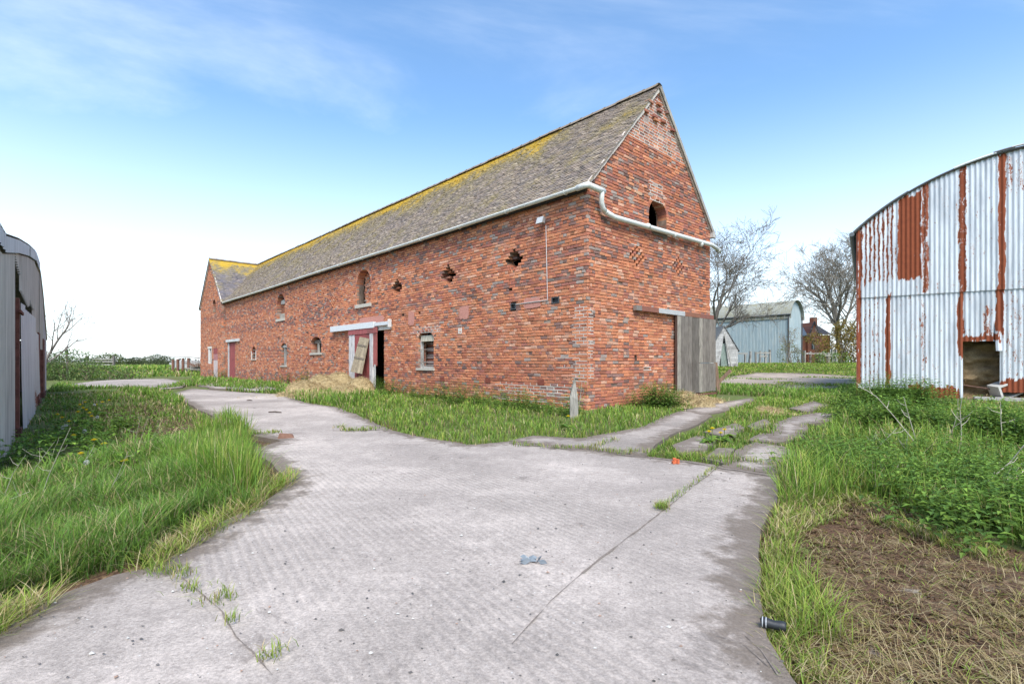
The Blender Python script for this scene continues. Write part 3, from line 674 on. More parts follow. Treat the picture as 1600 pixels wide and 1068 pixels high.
# ridge tiles
def ridge_mesh(l):
    mb = MB(); P = []
    for y in (0, l):
        for t in np.linspace(-.62, .62, 5)*PI/1.25: P.append((.13*math.sin(t), y, .11*math.cos(t)-.055))
    mb.add(P, [(i, i+1, i+6, i+5) for i in range(4)], (.24, .19, .15)); mb.add([(p[0]*1.12, p[1], p[2]*1.12) for p in P[:5]]+[(p[0]*1.12, .05, p[2]*1.12) for p in P[:5]], [(i, i+1, i+6, i+5) for i in range(4)], (.2, .15, .12))
    return mb
rt = ridge_mesh(.46).build('ridge_tile', M['tile'], roof); y = -.06; k = 0
while y < WM-.3:
    o = rt if k == 0 else link(rt.copy()); o.parent = roof; o.location = (GW/2, y, APEX+.055+random.gauss(0, .006)+.03*(math.sin(y*.45)-.3)*(.3 if y > 4 else 0)); o.rotation_euler = (random.gauss(0, .012), random.gauss(0, .03), random.gauss(0, .01)); y += .452; k += 1
x = WX-.08; k = 0
while x < GW:
    o = link(rt.copy()); o.parent = wroof; o.location = (x+.0, WM, APEX+.02+random.gauss(0, .006)); o.rotation_euler = (random.gauss(0, .012), 0, -PI/2+random.gauss(0, .01)); x += .452
# verge: pale mortar fillets under the tile edges of both gables
def verge(name, pa, pb, w_, h_, mat, par):
    mb = MB(); pa = Vector(pa); pb = Vector(pb); n = 26
    for i in range(n):
        p = pa.lerp(pb, i/n); q = pa.lerp(pb, (i+1)/n+.002); j = random.uniform(-.012, .012)
        mb.bar(p+Vector((0, 0, j)), q+Vector((0, 0, j+random.gauss(0, .006))), w_, h_+random.uniform(-.012, .018), (1, 1, 1))
    mb.build(name, mat, par)
for sx in (-1, 1):
    verge('verge_mortar', (GW/2+sx*(GW/2+OV*.5), -.02, EAVE-.08), (GW/2, -.02, APEX-.05), .05, .085, M['mortar_pale'], roof)
    verge('verge_mortar', (WX-.03, WM+sx*(WB-WA)/2, EAVE-.03), (WX-.03, WM, APEX-.09), .05, .09, M['mortar_pale'], wroof)
# verge board on the far side of the gable
mb = MB(); mb.bar((GW+OV+.02, -.075, z_eav-.02), (GW/2, -.075, APEX-.0), .03, .11, (.36, .33, .29)); mb.build('verge_board', M['wood'], roof)
mb = MB(); mb.box((GW+.0, -.1, EAVE-.22), (GW+.16, .06, EAVE-.05), (.42,.40,.37)); mb.build('eaves_block', M['attr'], roof)
# dentil course and dark boarding under the eaves
mb = MB(); mb.box((-.075, .0, EAVE-.13), (-.004, LL, EAVE-.055), (.10, .065, .05)); mb.build('eaves_course', M['brick'], barn)
mb = MB(); mb.box((-.145, -.02, EAVE-.205), (-.09, LL-.05, EAVE-.10), (.03, .028, .028)); mb.build('fascia', M['wood'], barn)
# ---- gutter and the pipe across the gable
PW = (.62, .62, .59)
mb = MB(); n = 12; gx, gzz, gr = -.215, EAVE-.10, .072
prof = [(gx+gr*math.cos(t), gzz+gr*math.sin(t)) for t in np.linspace(PI, 2*PI, 9)]; prof += [(gx+(gr-.01)*math.cos(t), gzz+(gr-.01)*math.sin(t)) for t in np.linspace(2*PI, PI, 9)]
m_ = len(prof); ysn = np.linspace(.1, LL-.3, 14); Vg = [(px_, y_, pz_-.02*math.sin(y_*.21)**2) for y_ in ysn for px_, pz_ in prof]
mb.add(Vg, [(i*m_+j, i*m_+(j+1) % m_, (i+1)*m_+(j+1) % m_, (i+1)*m_+j) for i in range(13) for j in range(m_)], PW); gut = mb.build('gutter', M['metal'], barn, True)
for k in range(15):
    y_ = .5+k*2.1
    if y_ < LL-.5:
        mb = MB(); mb.tube([(gx+(gr+.008)*math.cos(t), y_, gzz-.02*math.sin(y_*.21)**2+(gr+.008)*math.sin(t)) for t in np.linspace(PI*.95, 2.05*PI, 9)], .014, 5, (.55,.55,.52)); mb.build('bracket', M['metal'], gut)
mb = MB(); mb.tube([(gx, .14, gzz-.02), (gx, -.1, gzz-.01), (gx+.05, -.155, gzz-.0), (.12, -.165, gzz-.02), (.42, -.165, gzz-.03)], .07, 12, PW)
mb.tube([(.33, -.165, gzz+.01), (.33, -.165, gzz-.16), (.35, -.14, gzz-.28), (.42, -.125, gzz-.40), (.58, -.12, gzz-.50)], .062, 12, PW)
mb.build('gutter_elbow', M['metal'], barn, True)
p0 = Gb(945, 316); p1 = Gb(1120, 392)
mb = MB(); mb.tube([(.52, -.12, gzz-.47), (.9, -.115, gzz-.47-.085*.38*2), (p1[0]-.6, -.115, p1[1]+.08), (p1[0], -.115, p1[1]-.02)], .066, 12, PW); gp = mb.build('gable_pipe', M['metal'], barn, True)
for t_ in (.02, .06, .30, .52, .78, .97):
    a = Vector((.52, -.12, gzz-.47)).lerp(Vector((p1[0], -.115, p1[1]-.02)), t_); b = Vector((.52, -.12, gzz-.47)).lerp(Vector((p1[0], -.115, p1[1]-.02)), t_+.012)
    if t_ > .1: mb = MB(); mb.tube([a, b], .078, 12, (.52,.52,.49)); mb.build('pipe_collar', M['metal'], gp, True)
# ---- openings: windows, sills, doors
def board(name, a, b, c, par, mat='wood', M_=None): mb = MB(); mb.box(a, b, c, M_); return mb.build(name, M[mat], par)
GREYW = (.34, .32, .29); STONE = (.46, .42, .36)
def sill(h, par, dz=.1): return board('sill', (-.05, h.a0-.06, h.z0-dz), (.28, h.a1+.06, h.z0+.004), STONE, par, 'attr')
for nm, h, dz in (('loft_opening', hA, .13), ('loft_opening', hB, .12), ('window', hC, .06), ('window', hD, .09), ('window', hE, .05), ('window', hW, .07)):
    w_ = empty(nm, (0, 0, 0), 0, barn); sill(h, w_, dz)
    if h is hA:
        mb = MB(); Vb = Bricks((.30, 0, 0), (0, 1, 0), (-1, 0, 0))
        for k in range(int((h.z1-h.z0)/CP)-1):
            off = .06 if k % 2 else 0
            for i in range(3): Vb.add(h.ac+.02+i*.16-off, h.ac+.17+i*.16-off, h.z0+k*CP+.004, h.z0+(k+1)*CP-.004, random.gauss(0, .012), .1, pick(1, [2,1,2,1,4,1,1,3,6,0])[0])
        pb = Vb.verts(np.array(Vb.r)); q = Vb.faces(); mesh_np('pier', pb.reshape(-1, 3), [(q[None]+np.arange(len(pb))[:, None, None]*12).reshape(-1, 4)], M['brick'], w_, np.repeat(np.array(Vb.col), len(q), 0))
        board('frame', (.12, h.a1-.09, h.z0), (.24, h.a1, h.zs), (.13,.10,.08), w_)
    elif h is hB:
        Vb = Bricks((.24, 0, 0), (0, 1, 0), (-1, 0, 0))
        for k in range(int((h.z1-h.z0)*.62/CP)):
            for i in range(7): Vb.add(h.a0+i*.24-.1*(k % 2), h.a0+i*.24+.23-.1*(k % 2), h.z0+k*CP+.004, h.z0+(k+1)*CP-.004, random.gauss(0, .006), .1, pick(1, WT_NORM)[0]*.6)
        pb = Vb.verts(np.array(Vb.r)); q = Vb.faces(); mesh_np('infill', pb.reshape(-1, 3), [(q[None]+np.arange(len(pb))[:, None, None]*12).reshape(-1, 4)], M['brick'], w_, np.repeat(np.array(Vb.col), len(q), 0))
        board('board', (.2, h.a0, h.z0+(h.z1-h.z0)*.62), (.25, h.a1, h.z0+(h.z1-h.z0)*.78), (.40,.38,.35), w_); board('board', (.12, h.a0+.05, h.z0+.004), (.2, h.a1-.1, h.z0+.3), (.36,.32,.27), w_)
    elif h is hC:
        board('frame', (.1, h.a0, h.z0), (.2, h.a0+.13, h.z1), (.30,.28,.26), w_); board('frame', (.1, h.a1-.34, h.z0), (.2, h.a1-.2, h.z1), (.34,.32,.3), w_)
        board('lintel', (.08, h.a0, h.zs-.06), (.2, h.a1, h.zs+.07), (.45,.43,.40), w_)
        for k in range(6): mb = MB(); z_ = h.z0+.1+k*(h.zs-h.z0-.2)/6; mb.bar((.17, h.a0+.13, z_), (.17, h.a1-.34, z_+.22), .02, .16, (.22,.21,.2)); mb.build('slat', M['wood'], w_)
    elif h is hD:
        board('frame', (.18, h.a0+.0, h.z0), (.26, h.a0+.42, h.zs+.05), (.35,.29,.24), w_); board('lintel', (.16, h.a0, h.zs-.08), (.3, h.a1, h.zs+.08), (.20,.16,.13), w_)
        board('frame', (.16, h.a1-.52, h.z0), (.24, h.a1-.42, h.zs), (.42,.38,.33), w_)
    elif h is hE:
        board('frame', (-.012, h.a0-.10, h.z0-.05), (.1, h.a0-.005, h.zs+.1), (.62,.58,.54), w_, 'attr'); board('frame', (-.012, h.a1+.005, h.z0-.05), (.1, h.a1+.10, h.zs+.1), (.62,.58,.54), w_, 'attr')
        for k in range(4): board('bar', (.06, h.a0, h.z0+.15+k*.2), (.09, h.a1, h.z0+.18+k*.2), (.3,.28,.26), w_)
    else:
        board('frame', (.10, h.a0, h.z0), (.18, h.a0+.06, h.z1-.03), (.40,.38,.35), w_); board('frame', (.10, h.a1-.09, h.z0), (.18, h.a1, h.z1-.03), (.45,.43,.40), w_)
        board('frame', (.10, h.a0+.06, h.z0), (.18, h.a1-.09, h.z0+.07), (.40,.38,.35), w_); board('lintel', (.07, h.a0+.06, h.zs-.14), (.16, h.a1-.09, h.zs+.06), (.50,.45,.36), w_)
        for z_ in (.2, .62): mb = MB(); mb.tube([(.06, h.a0+.0, h.z0+z_), (.06, h.a1, h.z0+z_+.02)], .012, 6, (.25,.20,.17)); mb.build('iron_bar', M['metal'], w_)
        mb = MB(); mb.tube([(.0, h.a0-.3, h.z0+.1), (.0, h.a1+.3, h.z0+.13)], .008, 5, (.3,.27,.25)); mb.build('wire', M['metal'], w_)
        Vb = Bricks((.42, 0, 0), (0, 1, 0), (-1, 0, 0))
        for k in range(int((h.zs-h.z0-.15)/CP)): Vb.add(h.a1-.36-.05*(k % 2), h.a1+.1, h.z0+k*CP+.004, h.z0+(k+1)*CP-.004, random.gauss(0, .01), .1, (.42,.33,.30) if k % 3 else (.3,.1,.06))
        pb = Vb.verts(np.array(Vb.r)); q = Vb.faces(); mesh_np('inner_jamb', pb.reshape(-1, 3), [(q[None]+np.arange(len(pb))[:, None, None]*12).reshape(-1, 4)], M['brick'], w_, np.repeat(np.array(Vb.col), len(q), 0))
RED = (.30, .075, .075); WHP = (.58, .55, .54)
# narrow red door and rail
d_ = empty('red_door', (0, 0, 0), 0, barn); board('leaf', (.04, hF.a0+.08, .02), (.09, hF.a1-.25, hF.z1-.06), RED, d_); board('frame', (.0, hF.a1-.25, .0), (.12, hF.a1, hF.z1), (.45,.43,.42), d_); board('frame', (.0, hF.a0, .0), (.12, hF.a0+.08, hF.z1), (.25,.1,.09), d_)
board('rail', (-.10, W(375, 530)[0], hF.z1+.0), (-.01, W(355, 530)[0], hF.z1+.17), (.55,.54,.53), d_)
# wing window and red patched door
board('frame', (WX+.02, hWw.a0, hWw.z0), (WX+.1, hWw.a0+.22, hWw.z1), (.62,.58,.55), wing, 'attr'); board('frame', (WX+.02, hWw.a1-.4, hWw.z0), (WX+.1, hWw.a1, hWw.z1), (.62,.58,.55), wing, 'attr'); board('lintel', (WX-.01, hWw.a0-.1, hWw.z1-.03), (WX+.1, hWw.a1+.1, hWw.z1+.14), (.60,.55,.5), wing, 'attr')
board('door', (WX+.03, hWd.a0, -.1), (WX+.1, hWd.a1, hWd.z1-.9), (.52,.42,.41), wing); board('door_panel', (WX+.03, hWd.a0, hWd.z1-.89), (WX+.09, hWd.a1, hWd.z1-.45), (.40,.18,.18), wing); board('door_panel', (WX+.02, hWd.a0-.05, hWd.z1-.44), (WX+.08, hWd.a1+.05, hWd.z1-.02), RED, wing)
# sliding door of the long wall: planks hung from a pale rail
sdr = empty('sliding_door', (0, 0, 0), 0, barn)
sa = W(588, 560, .13)[0]; sb = W(545, 560, .13)[0]; stp = W(566, 513, .13)[1]; nP = 9; pw = (sb-sa)/nP
for i in range(nP):
    c = RED if i in (2, 3, 4, 5, 6) else (WHP if i in (1, 7, 8) else (.36,.11,.10)); c = tone(c, .9, 1.1)
    zb = .03+(.9 if i == 0 else 0)+random.uniform(0, .03)
    board('plank', (-.125-random.uniform(0, .004), sa+i*pw+.004, zb), (-.085, sa+(i+1)*pw-.004, stp-.22), c, sdr)
board('plank', (-.15, sa-.01, stp-.22), (-.085, sb+.02, stp), (.34,.10,.10), sdr); board('brace', (-.15, sa+pw*1.05, .1), (-.127, sa+pw*1.95, stp-.24), (.52,.50,.50), sdr); board('plank', (-.15, sa+.06, -.02), (-.125, sa+.14, 1.0), (.5,.49,.48), sdr)
ra = W(606, 505, .16); rb = W(516, 517, .16); rm = W(583, 508, .16)
board('rail', (-.17, rm[0], rm[1]-.09), (-.045, rb[0], rm[1]+.14), (.60,.61,.62), sdr, 'metal'); board('rail', (-.13, ra[0], rm[1]-.03), (-.05, rm[0]-.003, rm[1]+.10), (.55,.56,.57), sdr, 'metal')
board('lintel', (-.04, ra[0]+.03, hMain.z1-.02), (.12, hMain.a1-.1, rm[1]-.04), (.60,.56,.50), sdr); board('rail_end', (-.17, ra[0]-.05, rm[1]-.12), (-.04, ra[0]-.004, rm[1]+.17), (.60,.60,.60), sdr, 'metal')
# sliding door of the gable: grey weathered planks
gd = empty('plank_door', (0, 0, 0), 0, barn)
ga = Gb(1058, 560, .12)[0]; gb_ = Gb(1118, 560, .12)[0]; gt = Gb(1060, 492, .12)[1]; g0 = .14; npl = 11; pw = (gb_-ga)/npl; zsp = g0+(gt-g0)*.40
for i in range(npl):
    c = np.array((.175, .15, .13))*random.uniform(.6, 1.35)
    if i in (0, 6): c = np.array((.30, .265, .225))
    x0 = ga+i*pw+.006; x1 = ga+(i+1)*pw-.006
    if i >= 6 and i < 11: board('plank', (x0, -.125-random.uniform(0, .006), zsp+.01), (x1, -.085, gt-random.uniform(0, .02)), c, gd); board('plank', (x0, -.125-random.uniform(0, .006), g0+.03*i/10+random.uniform(0, .02)), (x1, -.085, zsp-.012), c*random.uniform(.85, 1.1), gd)
    else: board('plank', (x0, -.125-random.uniform(0, .006), g0+random.uniform(-.01, .03)), (x1, -.085, gt-random.uniform(0, .02)), c, gd)
for z_ in (g0+.25, zsp+.1, gt-.25): board('ledge', (ga+.03, -.083, z_), (gb_-.03, -.045, z_+.16), (.2,.17,.15), gd)
board('edge_iron', (ga-.03, -.13, g0-.05), (ga-.002, -.07, gt+.02), (.085,.05,.04), gd); board('bottom_iron', (ga+.6, -.14, g0-.07), (gb_+.04, -.08, g0-.01), (.16,.07,.05), gd)
q0 = Gb(993, 480, .1); q1 = Gb(1114, 490, .1)
for t0, t1, c in ((0, .06, (.2,.17,.15)), (.06, .25, (.23,.09,.06)), (.25, .58, (.42,.42,.42)), (.58, .8, (.24,.10,.06)), (.8, 1, (.23,.09,.065))): 
    a_ = q0[0]+(q1[0]-q0[0])*t0; b_ = q0[0]+(q1[0]-q0[0])*t1; z_ = q0[1]+.0; board('rail', (a_+.002, -.13, z_-.07), (b_-.002, -.03, z_+.06), c, gd, 'metal')
# ---- small fixings on the long wall
for h in vents:
    mb = MB()
    for a_, b_, c_, e_ in ((h.a0, h.a0+.02, h.z0, h.z1), (h.a1-.02, h.a1, h.z0, h.z1), (h.a0+.02, h.a1-.02, h.z0, h.z0+.02), (h.a0+.02, h.a1-.02, h.z1-.02, h.z1)): mb.box((-.012, a_, c_), (.05, b_, e_), (.06, .062, .066))
    mb.box((.04, h.a0+.02, h.z0+.02), (.05, h.a1-.02, h.z1-.02), (.015, .016, .018)); mb.build('vent', M['metal'], barn)
for px, py in ((691,592),(762,594),(845,597)):
    s_, z_ = W(px, py); ab = MB(); ab.box((-.004, s_-.12, z_-.075), (.05, s_+.12, z_+.075), (.15,.05,.04))
    for k in range(6): ab.box((-.012, s_-.11, z_-.068+k*.023), (-.003, s_+.11, z_-.056+k*.023), (.33,.10,.065))
    ab.build('air_brick', M['attr'], barn)
def wallpt(px, py, out=.02): s_, z_ = W(px, py, out); return (-out, s_, z_)
mb = MB(); mb.tube([wallpt(853, 352), wallpt(854, 400), wallpt(855.5, 468)], .009, 6, (.52,.5,.5)); mb.build('conduit', M['metal'], barn); mb = MB(); mb.tube([wallpt(855.5, 469), wallpt(830, 472), wallpt(806, 475.5)], .013, 6, (.42,.40,.38)); mb.build('conduit', M['metal'], barn)
fl = empty('floodlight', wallpt(851, 346, .02), 0, barn)
mb = MB(); mb.box((-.05, -.02, -.06), (-.0, .02, .0), (.3,.3,.3)); mb.build('bracket', M['metal'], fl)
mb = MB(); mb.add([(-.22,-.11,-.08),(-.22,.11,-.08),(-.16,.11,.09),(-.16,-.11,.09),(-.05,-.06,-.05),(-.05,.06,-.05),(-.03,.06,.06),(-.03,-.06,.06)], [(0,1,2,3),(4,7,6,5),(0,4,5,1),(1,5,6,2),(2,6,7,3),(3,7,4,0)], (.42,.43,.44)); mb.build('lamp_body', M['metal'], fl)
# ---- cement patches and pale repointing
PCH = (.46, .21, .165)
def patch(pxs, f, d, par, c=PCH):
    (a0, z0), (a1, z1) = f(*pxs[0]), f(*pxs[1]); a0, a1 = sorted((a0, a1)); z0, z1 = sorted((z0, z1)); mb = MB(); n = 10; P = []
    for k in range(2*n): t = 2*PI*k/(2*n); ca, sa_ = math.cos(t), math.sin(t); r_ = 1/max(abs(ca), abs(sa_))*random.uniform(.88, 1.03); P.append(((a0+a1)/2+ca*r_*(a1-a0)/2, (z0+z1)/2+sa_*r_*(z1-z0)/2))
    P.append(((a0+a1)/2, (z0+z1)/2)); n2 = len(P)-1
    V_ = [((-d, a, z) if f is W else (a, -d, z)) for a, z in P]+[((.0, a, z) if f is W else (a, .0, z)) for a, z in P[:n2]]
    mb.add(V_, [(n2, k, (k+1) % n2) for k in range(n2)]+[(k, (k+1) % n2, n2+1+(k+1) % n2, n2+1+k) for k in range(n2)], c); mb.build('cement_patch', M['attr'], par)
for b in (((718,478),(733,498)), ((638,487),(648,508)), ((818,466),(845,480)), ((562,497),(602,505)), ((716,512),(722,521))): patch(b, W, .011, long_wall, PCH if b[0][0] != 716 else (.6,.55,.5))
for b in (((977,290),(986,298)), ((993,297),(1003,306))): patch(b, Gb, .011, gable, (.50,.30,.19))
patch(((1018,357),(1042,373)), Gb, .03, gable, (.16,.13,.11))
def repoint(f, x0, x1, y0, y1, par, dep=.0045, keep=.8, seed=0):     # pale mortar flushed over the joints of a zone, course by course
    (a0, zb), (a1, zt) = f(x0, y1), f(x1, y0); a0, a1 = sorted((a0, a1)); a0 = max(a0, .014); mb = MB(); k0 = int((zb+.25)/CP); k1 = int((zt+.25)/CP)
    for k in range(k0, k1):
        z = -.25+k*CP
        if random.random() > keep: continue
        s0 = a0+random.uniform(0, .35)*(a0 > .05)*(a1-a0)*.5; s1 = a1-random.uniform(0, .35)*(a1-a0)*.6
        for (p, q, c, e) in ((s0, s1, z-.009, z+.009),):
            if f is W: mb.box((-.002, p, c), (.03, q, e))
            else: mb.box((p, -.004, c), (q, .03, e))
        n = int((s1-s0)/.238)
        for i in range(n+1):
            a_ = math.floor(s0/.238)*.238+i*.238+(0 if k % 2 else .118)
            if s0 < a_ < s1 and random.random() < .8:
                if f is W: mb.box((-.0035, a_-.008, z+.01), (.03, a_+.008, z+CP-.01))
                else: mb.box((a_-.008, -.0035, z+.01), (a_+.008, .03, z+CP-.01))
    mb.build('pale_pointing', M['mortar_pale'], par)
repoint(W, 893, 917, 473, 600, long_wall); repoint(Gb, 919, 928, 475, 590, gable, keep=.9); repoint(W, 770, 905, 588, 632, long_wall, keep=.5); repoint(W, 640, 690, 505, 520, long_wall); repoint(W, 860, 905, 540, 600, long_wall, keep=.22)
repoint(Gb, 1012, 1040, 285, 305, gable); repoint(Gb, 985, 1000, 360, 380, gable, keep=.5); repoint(Gb, 1028, 1036, 375, 392, gable, keep=.6); repoint(Gb, 1003, 1020, 560, 600, gable, keep=.35)
mb = MB()
for k in range(int((7.05+.25)/CP), int((8.5+.25)/CP)):
    z = -.25+k*CP; t = (z-EAVE)/SL+.03; mb.box((t, -.004, z-.009), (GW-t, .03, z+.009)); a_ = math.ceil(t/.238)*.238+(0 if k % 2 else .06)
    while a_ < GW-t: mb.box((a_-.008, -.0035, z+.01), (a_+.008, .03, z+CP-.01)); a_ += .238
mb.build('pale_pointing', M['mortar_pale'], gable)
# ================================================================== CORRUGATED BUILDINGS
M['galv'] = mat_corr('rusty_galvanised', (.57, .605, .645), True, (.42, .45, .49)); M['asbestos'] = mat_corr('cement_sheet', (.56, .52, .47), False, (.40, .365, .33)); M['blue'] = mat_corr('blue_grey_sheet', (.30, .37, .40), False, (.37, .42, .43)); M['mossroof'] = mat_corr('mossy_sheet', (.28, .285, .25), False, (.24, .22, .14))
M['rustm'] = mat_attr('rusty_steel', .95, 9, .45, .5, 30)
def corr_sheet(name, a0, a1, zb, zt, mat, par, pitch, amp=.018, d0=0., rustf=None, frame=None, zstep=.09, bend=0.):
    """one corrugated sheet in the wall plane; zb, zt may be functions of a; frame(a, d, z) -> point"""
    nx = max(6, int((a1-a0)/pitch*7)); a = np.linspace(a0, a1, nx+1); fb = zb if callable(zb) else (lambda x: np.full_like(x, zb)); ft = zt if callable(zt) else (lambda x: np.full_like(x, zt))
    b = fb(a); t = ft(a); nz = max(2, int(np.max(t-b)/zstep)); s = np.linspace(0, 1, nz+1)
    Z = b[None]+(t-b)[None]*s[:, None]; A = np.repeat(a[None], nz+1, 0); D = d0+amp*np.sin(2*PI*A/pitch)+bend*((1-s)[:, None]**2)
    fr = frame or (lambda a, d, z: np.stack([a, -d, z], -1)); V = fr(A, D, Z).reshape(-1, 3); n1 = nx+1
    i = (np.arange(nx)[None]+np.arange(nz)[:, None]*n1).ravel(); Q = np.stack([i, i+1, i+1+n1, i+n1], 1)
    o = mesh_np(name, V, [Q], mat, par, smoothf=True)
    if rustf is not None: at_ = o.data.attributes.new('rust', 'FLOAT', 'POINT'); at_.data.foreach_set('value', rustf(A, Z).ravel().astype(np.float32))
    return o
# ---- rusty Dutch barn on the right
Rl = at(1339, 565, 17.)[:2]; Rr = at(1600, 565, 14.7)[:2]; rd = (Rr-Rl)/np.hypot(*(Rr-Rl))
def RB(px, py, out=0): return _ray(px, py, Rl, rd)
db = empty('dutch_barn', (Rl[0], Rl[1], 0), math.atan2(rd[1], rd[0])); tag(db, 'rusty white corrugated iron barn with curved roof and torn hole', 'barn')
ap = np.array([RB(*p) for p in ((1337,360),(1414,301),(1490,261),(1570,236),(1600,230))]); Am = np.stack([2*ap[:, 0], 2*ap[:, 1], np.ones(5)], 1); sol = np.linalg.lstsq(Am, (ap**2).sum(1), rcond=None)[0]
ac, zc = sol[0], sol[1]; Rc = math.sqrt(sol[2]+ac*ac+zc*zc)
ac = min(max(ac, 4.6), 7.5); a_l = 0.; zl = RB(1339, 361)[1]
k_ = (1600, 230); pa = RB(1600, 231); # recompute the circle through eave and the last point with this centre line
zc = (pa[0]**2-2*pa[0]*ac+pa[1]**2-zl**2)/(2*(pa[1]-zl)); Rc = math.hypot(ac, zl-zc); WD = 2*ac
arc = lambda a: zc+np.sqrt(np.maximum(Rc**2-(a-ac)**2, 0))
zseam = RB(1342, 462)[1]
ups = [RB(x, 400)[0] for x in (1341, 1391, 1445, 1503.5, 1565, 1628)]; los = [RB(x, 400)[0] for x in (1341, 1388, 1440, 1501, 1563, 1626)]
wd = (WD-ups[-1])/max(1, round((WD-ups[-1])/1.0)); ups += list(np.arange(ups[-1]+wd, WD+.01, wd)); wd = (WD-los[-1])/max(1, round((WD-los[-1])/1.0)); los += list(np.arange(los[-1]+wd, WD+.01, wd))
PT = .118
def rr(x0, x1, y0, y1, val, soft=.05): 
    (a0, z1), (a1, z0) = RB(x0, y0), RB(x1, y1); zz0 = RB((x0+x1)/2, y1)[1]; zz1 = RB((x0+x1)/2, y0)[1]; return (a0, a1, zz0, zz1, val, soft)
RUST = [rr(1404,1438,306,436,1.0), rr(1441,1450,276,456,.66), rr(1498,1508,255,458,.74), rr(1560,1570,238,462,.92,.03), rr(1384,1391,462,606,.86,.02), rr(1438,1446,462,600,.42), rr(1497,1505,455,560,.82,.02), rr(1556,1567,452,520,.9,.03), rr(1405,1440,464,560,.24,.15), rr(1420,1500,604,640,1.0,.03), rr(1563,1700,594,640,1.0,.03), rr(1570,1582,240,300,.5), rr(1588,1600,240,300,.45), rr(1538,1550,480,530,.55), rr(1570,1640,455,590,.34,.2), rr(1500,1562,525,534,1.,.02), rr(1600,1760,240,450,.32,.3), rr(1341,1345,360,600,.9,.02)]
def rustf(A, Z):
    A = A+.10*(fbm(A*5, Z*2.2, 6)-.5)+.05*(fbm(A*17, Z*9, 7)-.5); Z = Z+.35*(fbm(A*11, Z*.7, 8)-.5)
    r = np.full(A.shape, .20)+.10*(fbm(A*2.2, Z*.5, 3)-.5)
    for a0, a1, z0, z1, val, sf in RUST:
        m = smooth(a0-sf, a0+sf*.4, A)*smooth(a1+sf, a1-sf*.4, A)*smooth(z0-sf*1.5, z0+sf, Z)*smooth(z1+sf*1.5, z1-sf, Z); r = np.maximum(r, m*val)
    (a1, _), z1 = RB(1402, 400), zseam+.45
    st = smooth(a1+.05, a1-.1, A)*smooth(zseam+.25, zseam+.5, Z); r = np.maximum(r, st*(.44+.30*np.sin(2*PI*A/PT+1.9)))
    st2 = smooth(a1-.2, a1-.5, A)*smooth(zseam-.05, zseam-.15, Z); r = np.maximum(r, st2*(.27+.22*np.sin(2*PI*A/PT+1.9)))
    return r
for i in range(len(ups)-1): corr_sheet('corrugated_sheet', ups[i]-.01, ups[i+1]+.05, zseam-.08, lambda x: arc(x)-.02, M['galv'], db, PT, d0=.045+.012*(i % 2), rustf=rustf)
zh = RB(1530, 533)[1]; bots = [RB(1365, 606)[1], RB(1415, 607)[1], RB(1474, 626)[1], zh, RB(1590, 613)[1]]
for i in range(len(los)-1):
    zb = bots[i] if i < 5 else .1+.06*(i % 2); 
    tear = (lambda zb: (lambda x: zb+.03*(fbm(x*9, x*0+zb, 5)-.5)))(zb)
    corr_sheet('corrugated_sheet', los[i]-.01, los[i+1]+.05, tear, zseam, M['galv'], db, PT, d0=.008+.012*(i % 2), rustf=rustf, bend=.05 if i == 2 else .0)
# torn flap at the side of the hole
fa = RB(1561, 500)[0]; corr_sheet('torn_flap', fa-.09, fa+.12, RB(1561, 548)[1], RB(1561, 500)[1], M['galv'], db, PT, d0=.075, rustf=rustf, bend=.1)
DEP = 15.
th = np.linspace(-math.asin(min(1, (ac+.12)/Rc)), math.asin(min(1, (ac+.12)/Rc)), 61)
# barrel roof, corrugated along its length
yr = np.linspace(-.12, DEP, 180); TH, YR = np.meshgrid(th, yr); RR = Rc+.02+.016*np.sin(2*PI*YR/.17)
V = np.stack([ac+RR*np.sin(TH), YR, zc+RR*np.cos(TH)], -1).reshape(-1, 3); i = (np.arange(60)[None]+np.arange(179)[:, None]*61).ravel()
ro = mesh_np('roof', V, [np.stack([i, i+1, i+62, i+61], 1)], M['galv'], db, smoothf=True); at_ = ro.data.attributes.new('rust', 'FLOAT', 'POINT'); at_.data.foreach_set('value', np.full(len(V), .3, np.float32))
mb = MB(); mb.tube([(ac+(Rc+.0)*math.sin(t), -.10, zc+(Rc+.0)*math.cos(t)) for t in th], .03, 5, (.06,.055,.055)); mb.build('roof_edge', M['metal'], db)
# pale and dark roof edge sheets seen along the arc
for (x0, x1, c, o_) in ((1490,1556,(.62,.64,.66),.035),(1552,1585,(.10,.09,.085),.06),(1335,1420,(.13,.13,.135),.03),(1580,1640,(.4,.38,.37),.07)):
    t0, t1 = [math.asin((RB(x, 300)[0]-ac)/Rc) for x in (x0, x1)]; mb = MB(); mb.tube([(ac+(Rc+o_)*math.sin(t), -.13, zc+(Rc+o_)*math.cos(t)) for t in np.linspace(t0, t1, 8)], .03, 5, c); mb.build('edge_strip', M['metal'], ro)
mb = MB(); e0 = (ac+Rc*math.sin(th[0]), 0, zc+Rc*math.cos(th[0])); mb.tube([(e0[0]-.02, -.2, e0[2]-.01), (e0[0]-.02, DEP, e0[2]-.01)], .075, 8, (.11,.12,.13)); mb.build('eaves_gutter', M['metal'], db)
for nm, x in (('side_wall', 0.), ('side_wall', WD)): corr_sheet(nm, 0, DEP, .0, zl-.03, M['galv'], db, .17, rustf=lambda A, Z: np.full(A.shape, .35), frame=lambda a, d, z, x=x: np.stack([x+d, a, z], -1), zstep=.6)
corr_sheet('rear_wall', 0, WD, .0, lambda x: arc(x)-.03, M['galv'], db, .17, rustf=lambda A, Z: np.full(A.shape, .3), frame=lambda a, d, z: np.stack([a, DEP-.1+d, z], -1), zstep=.6)
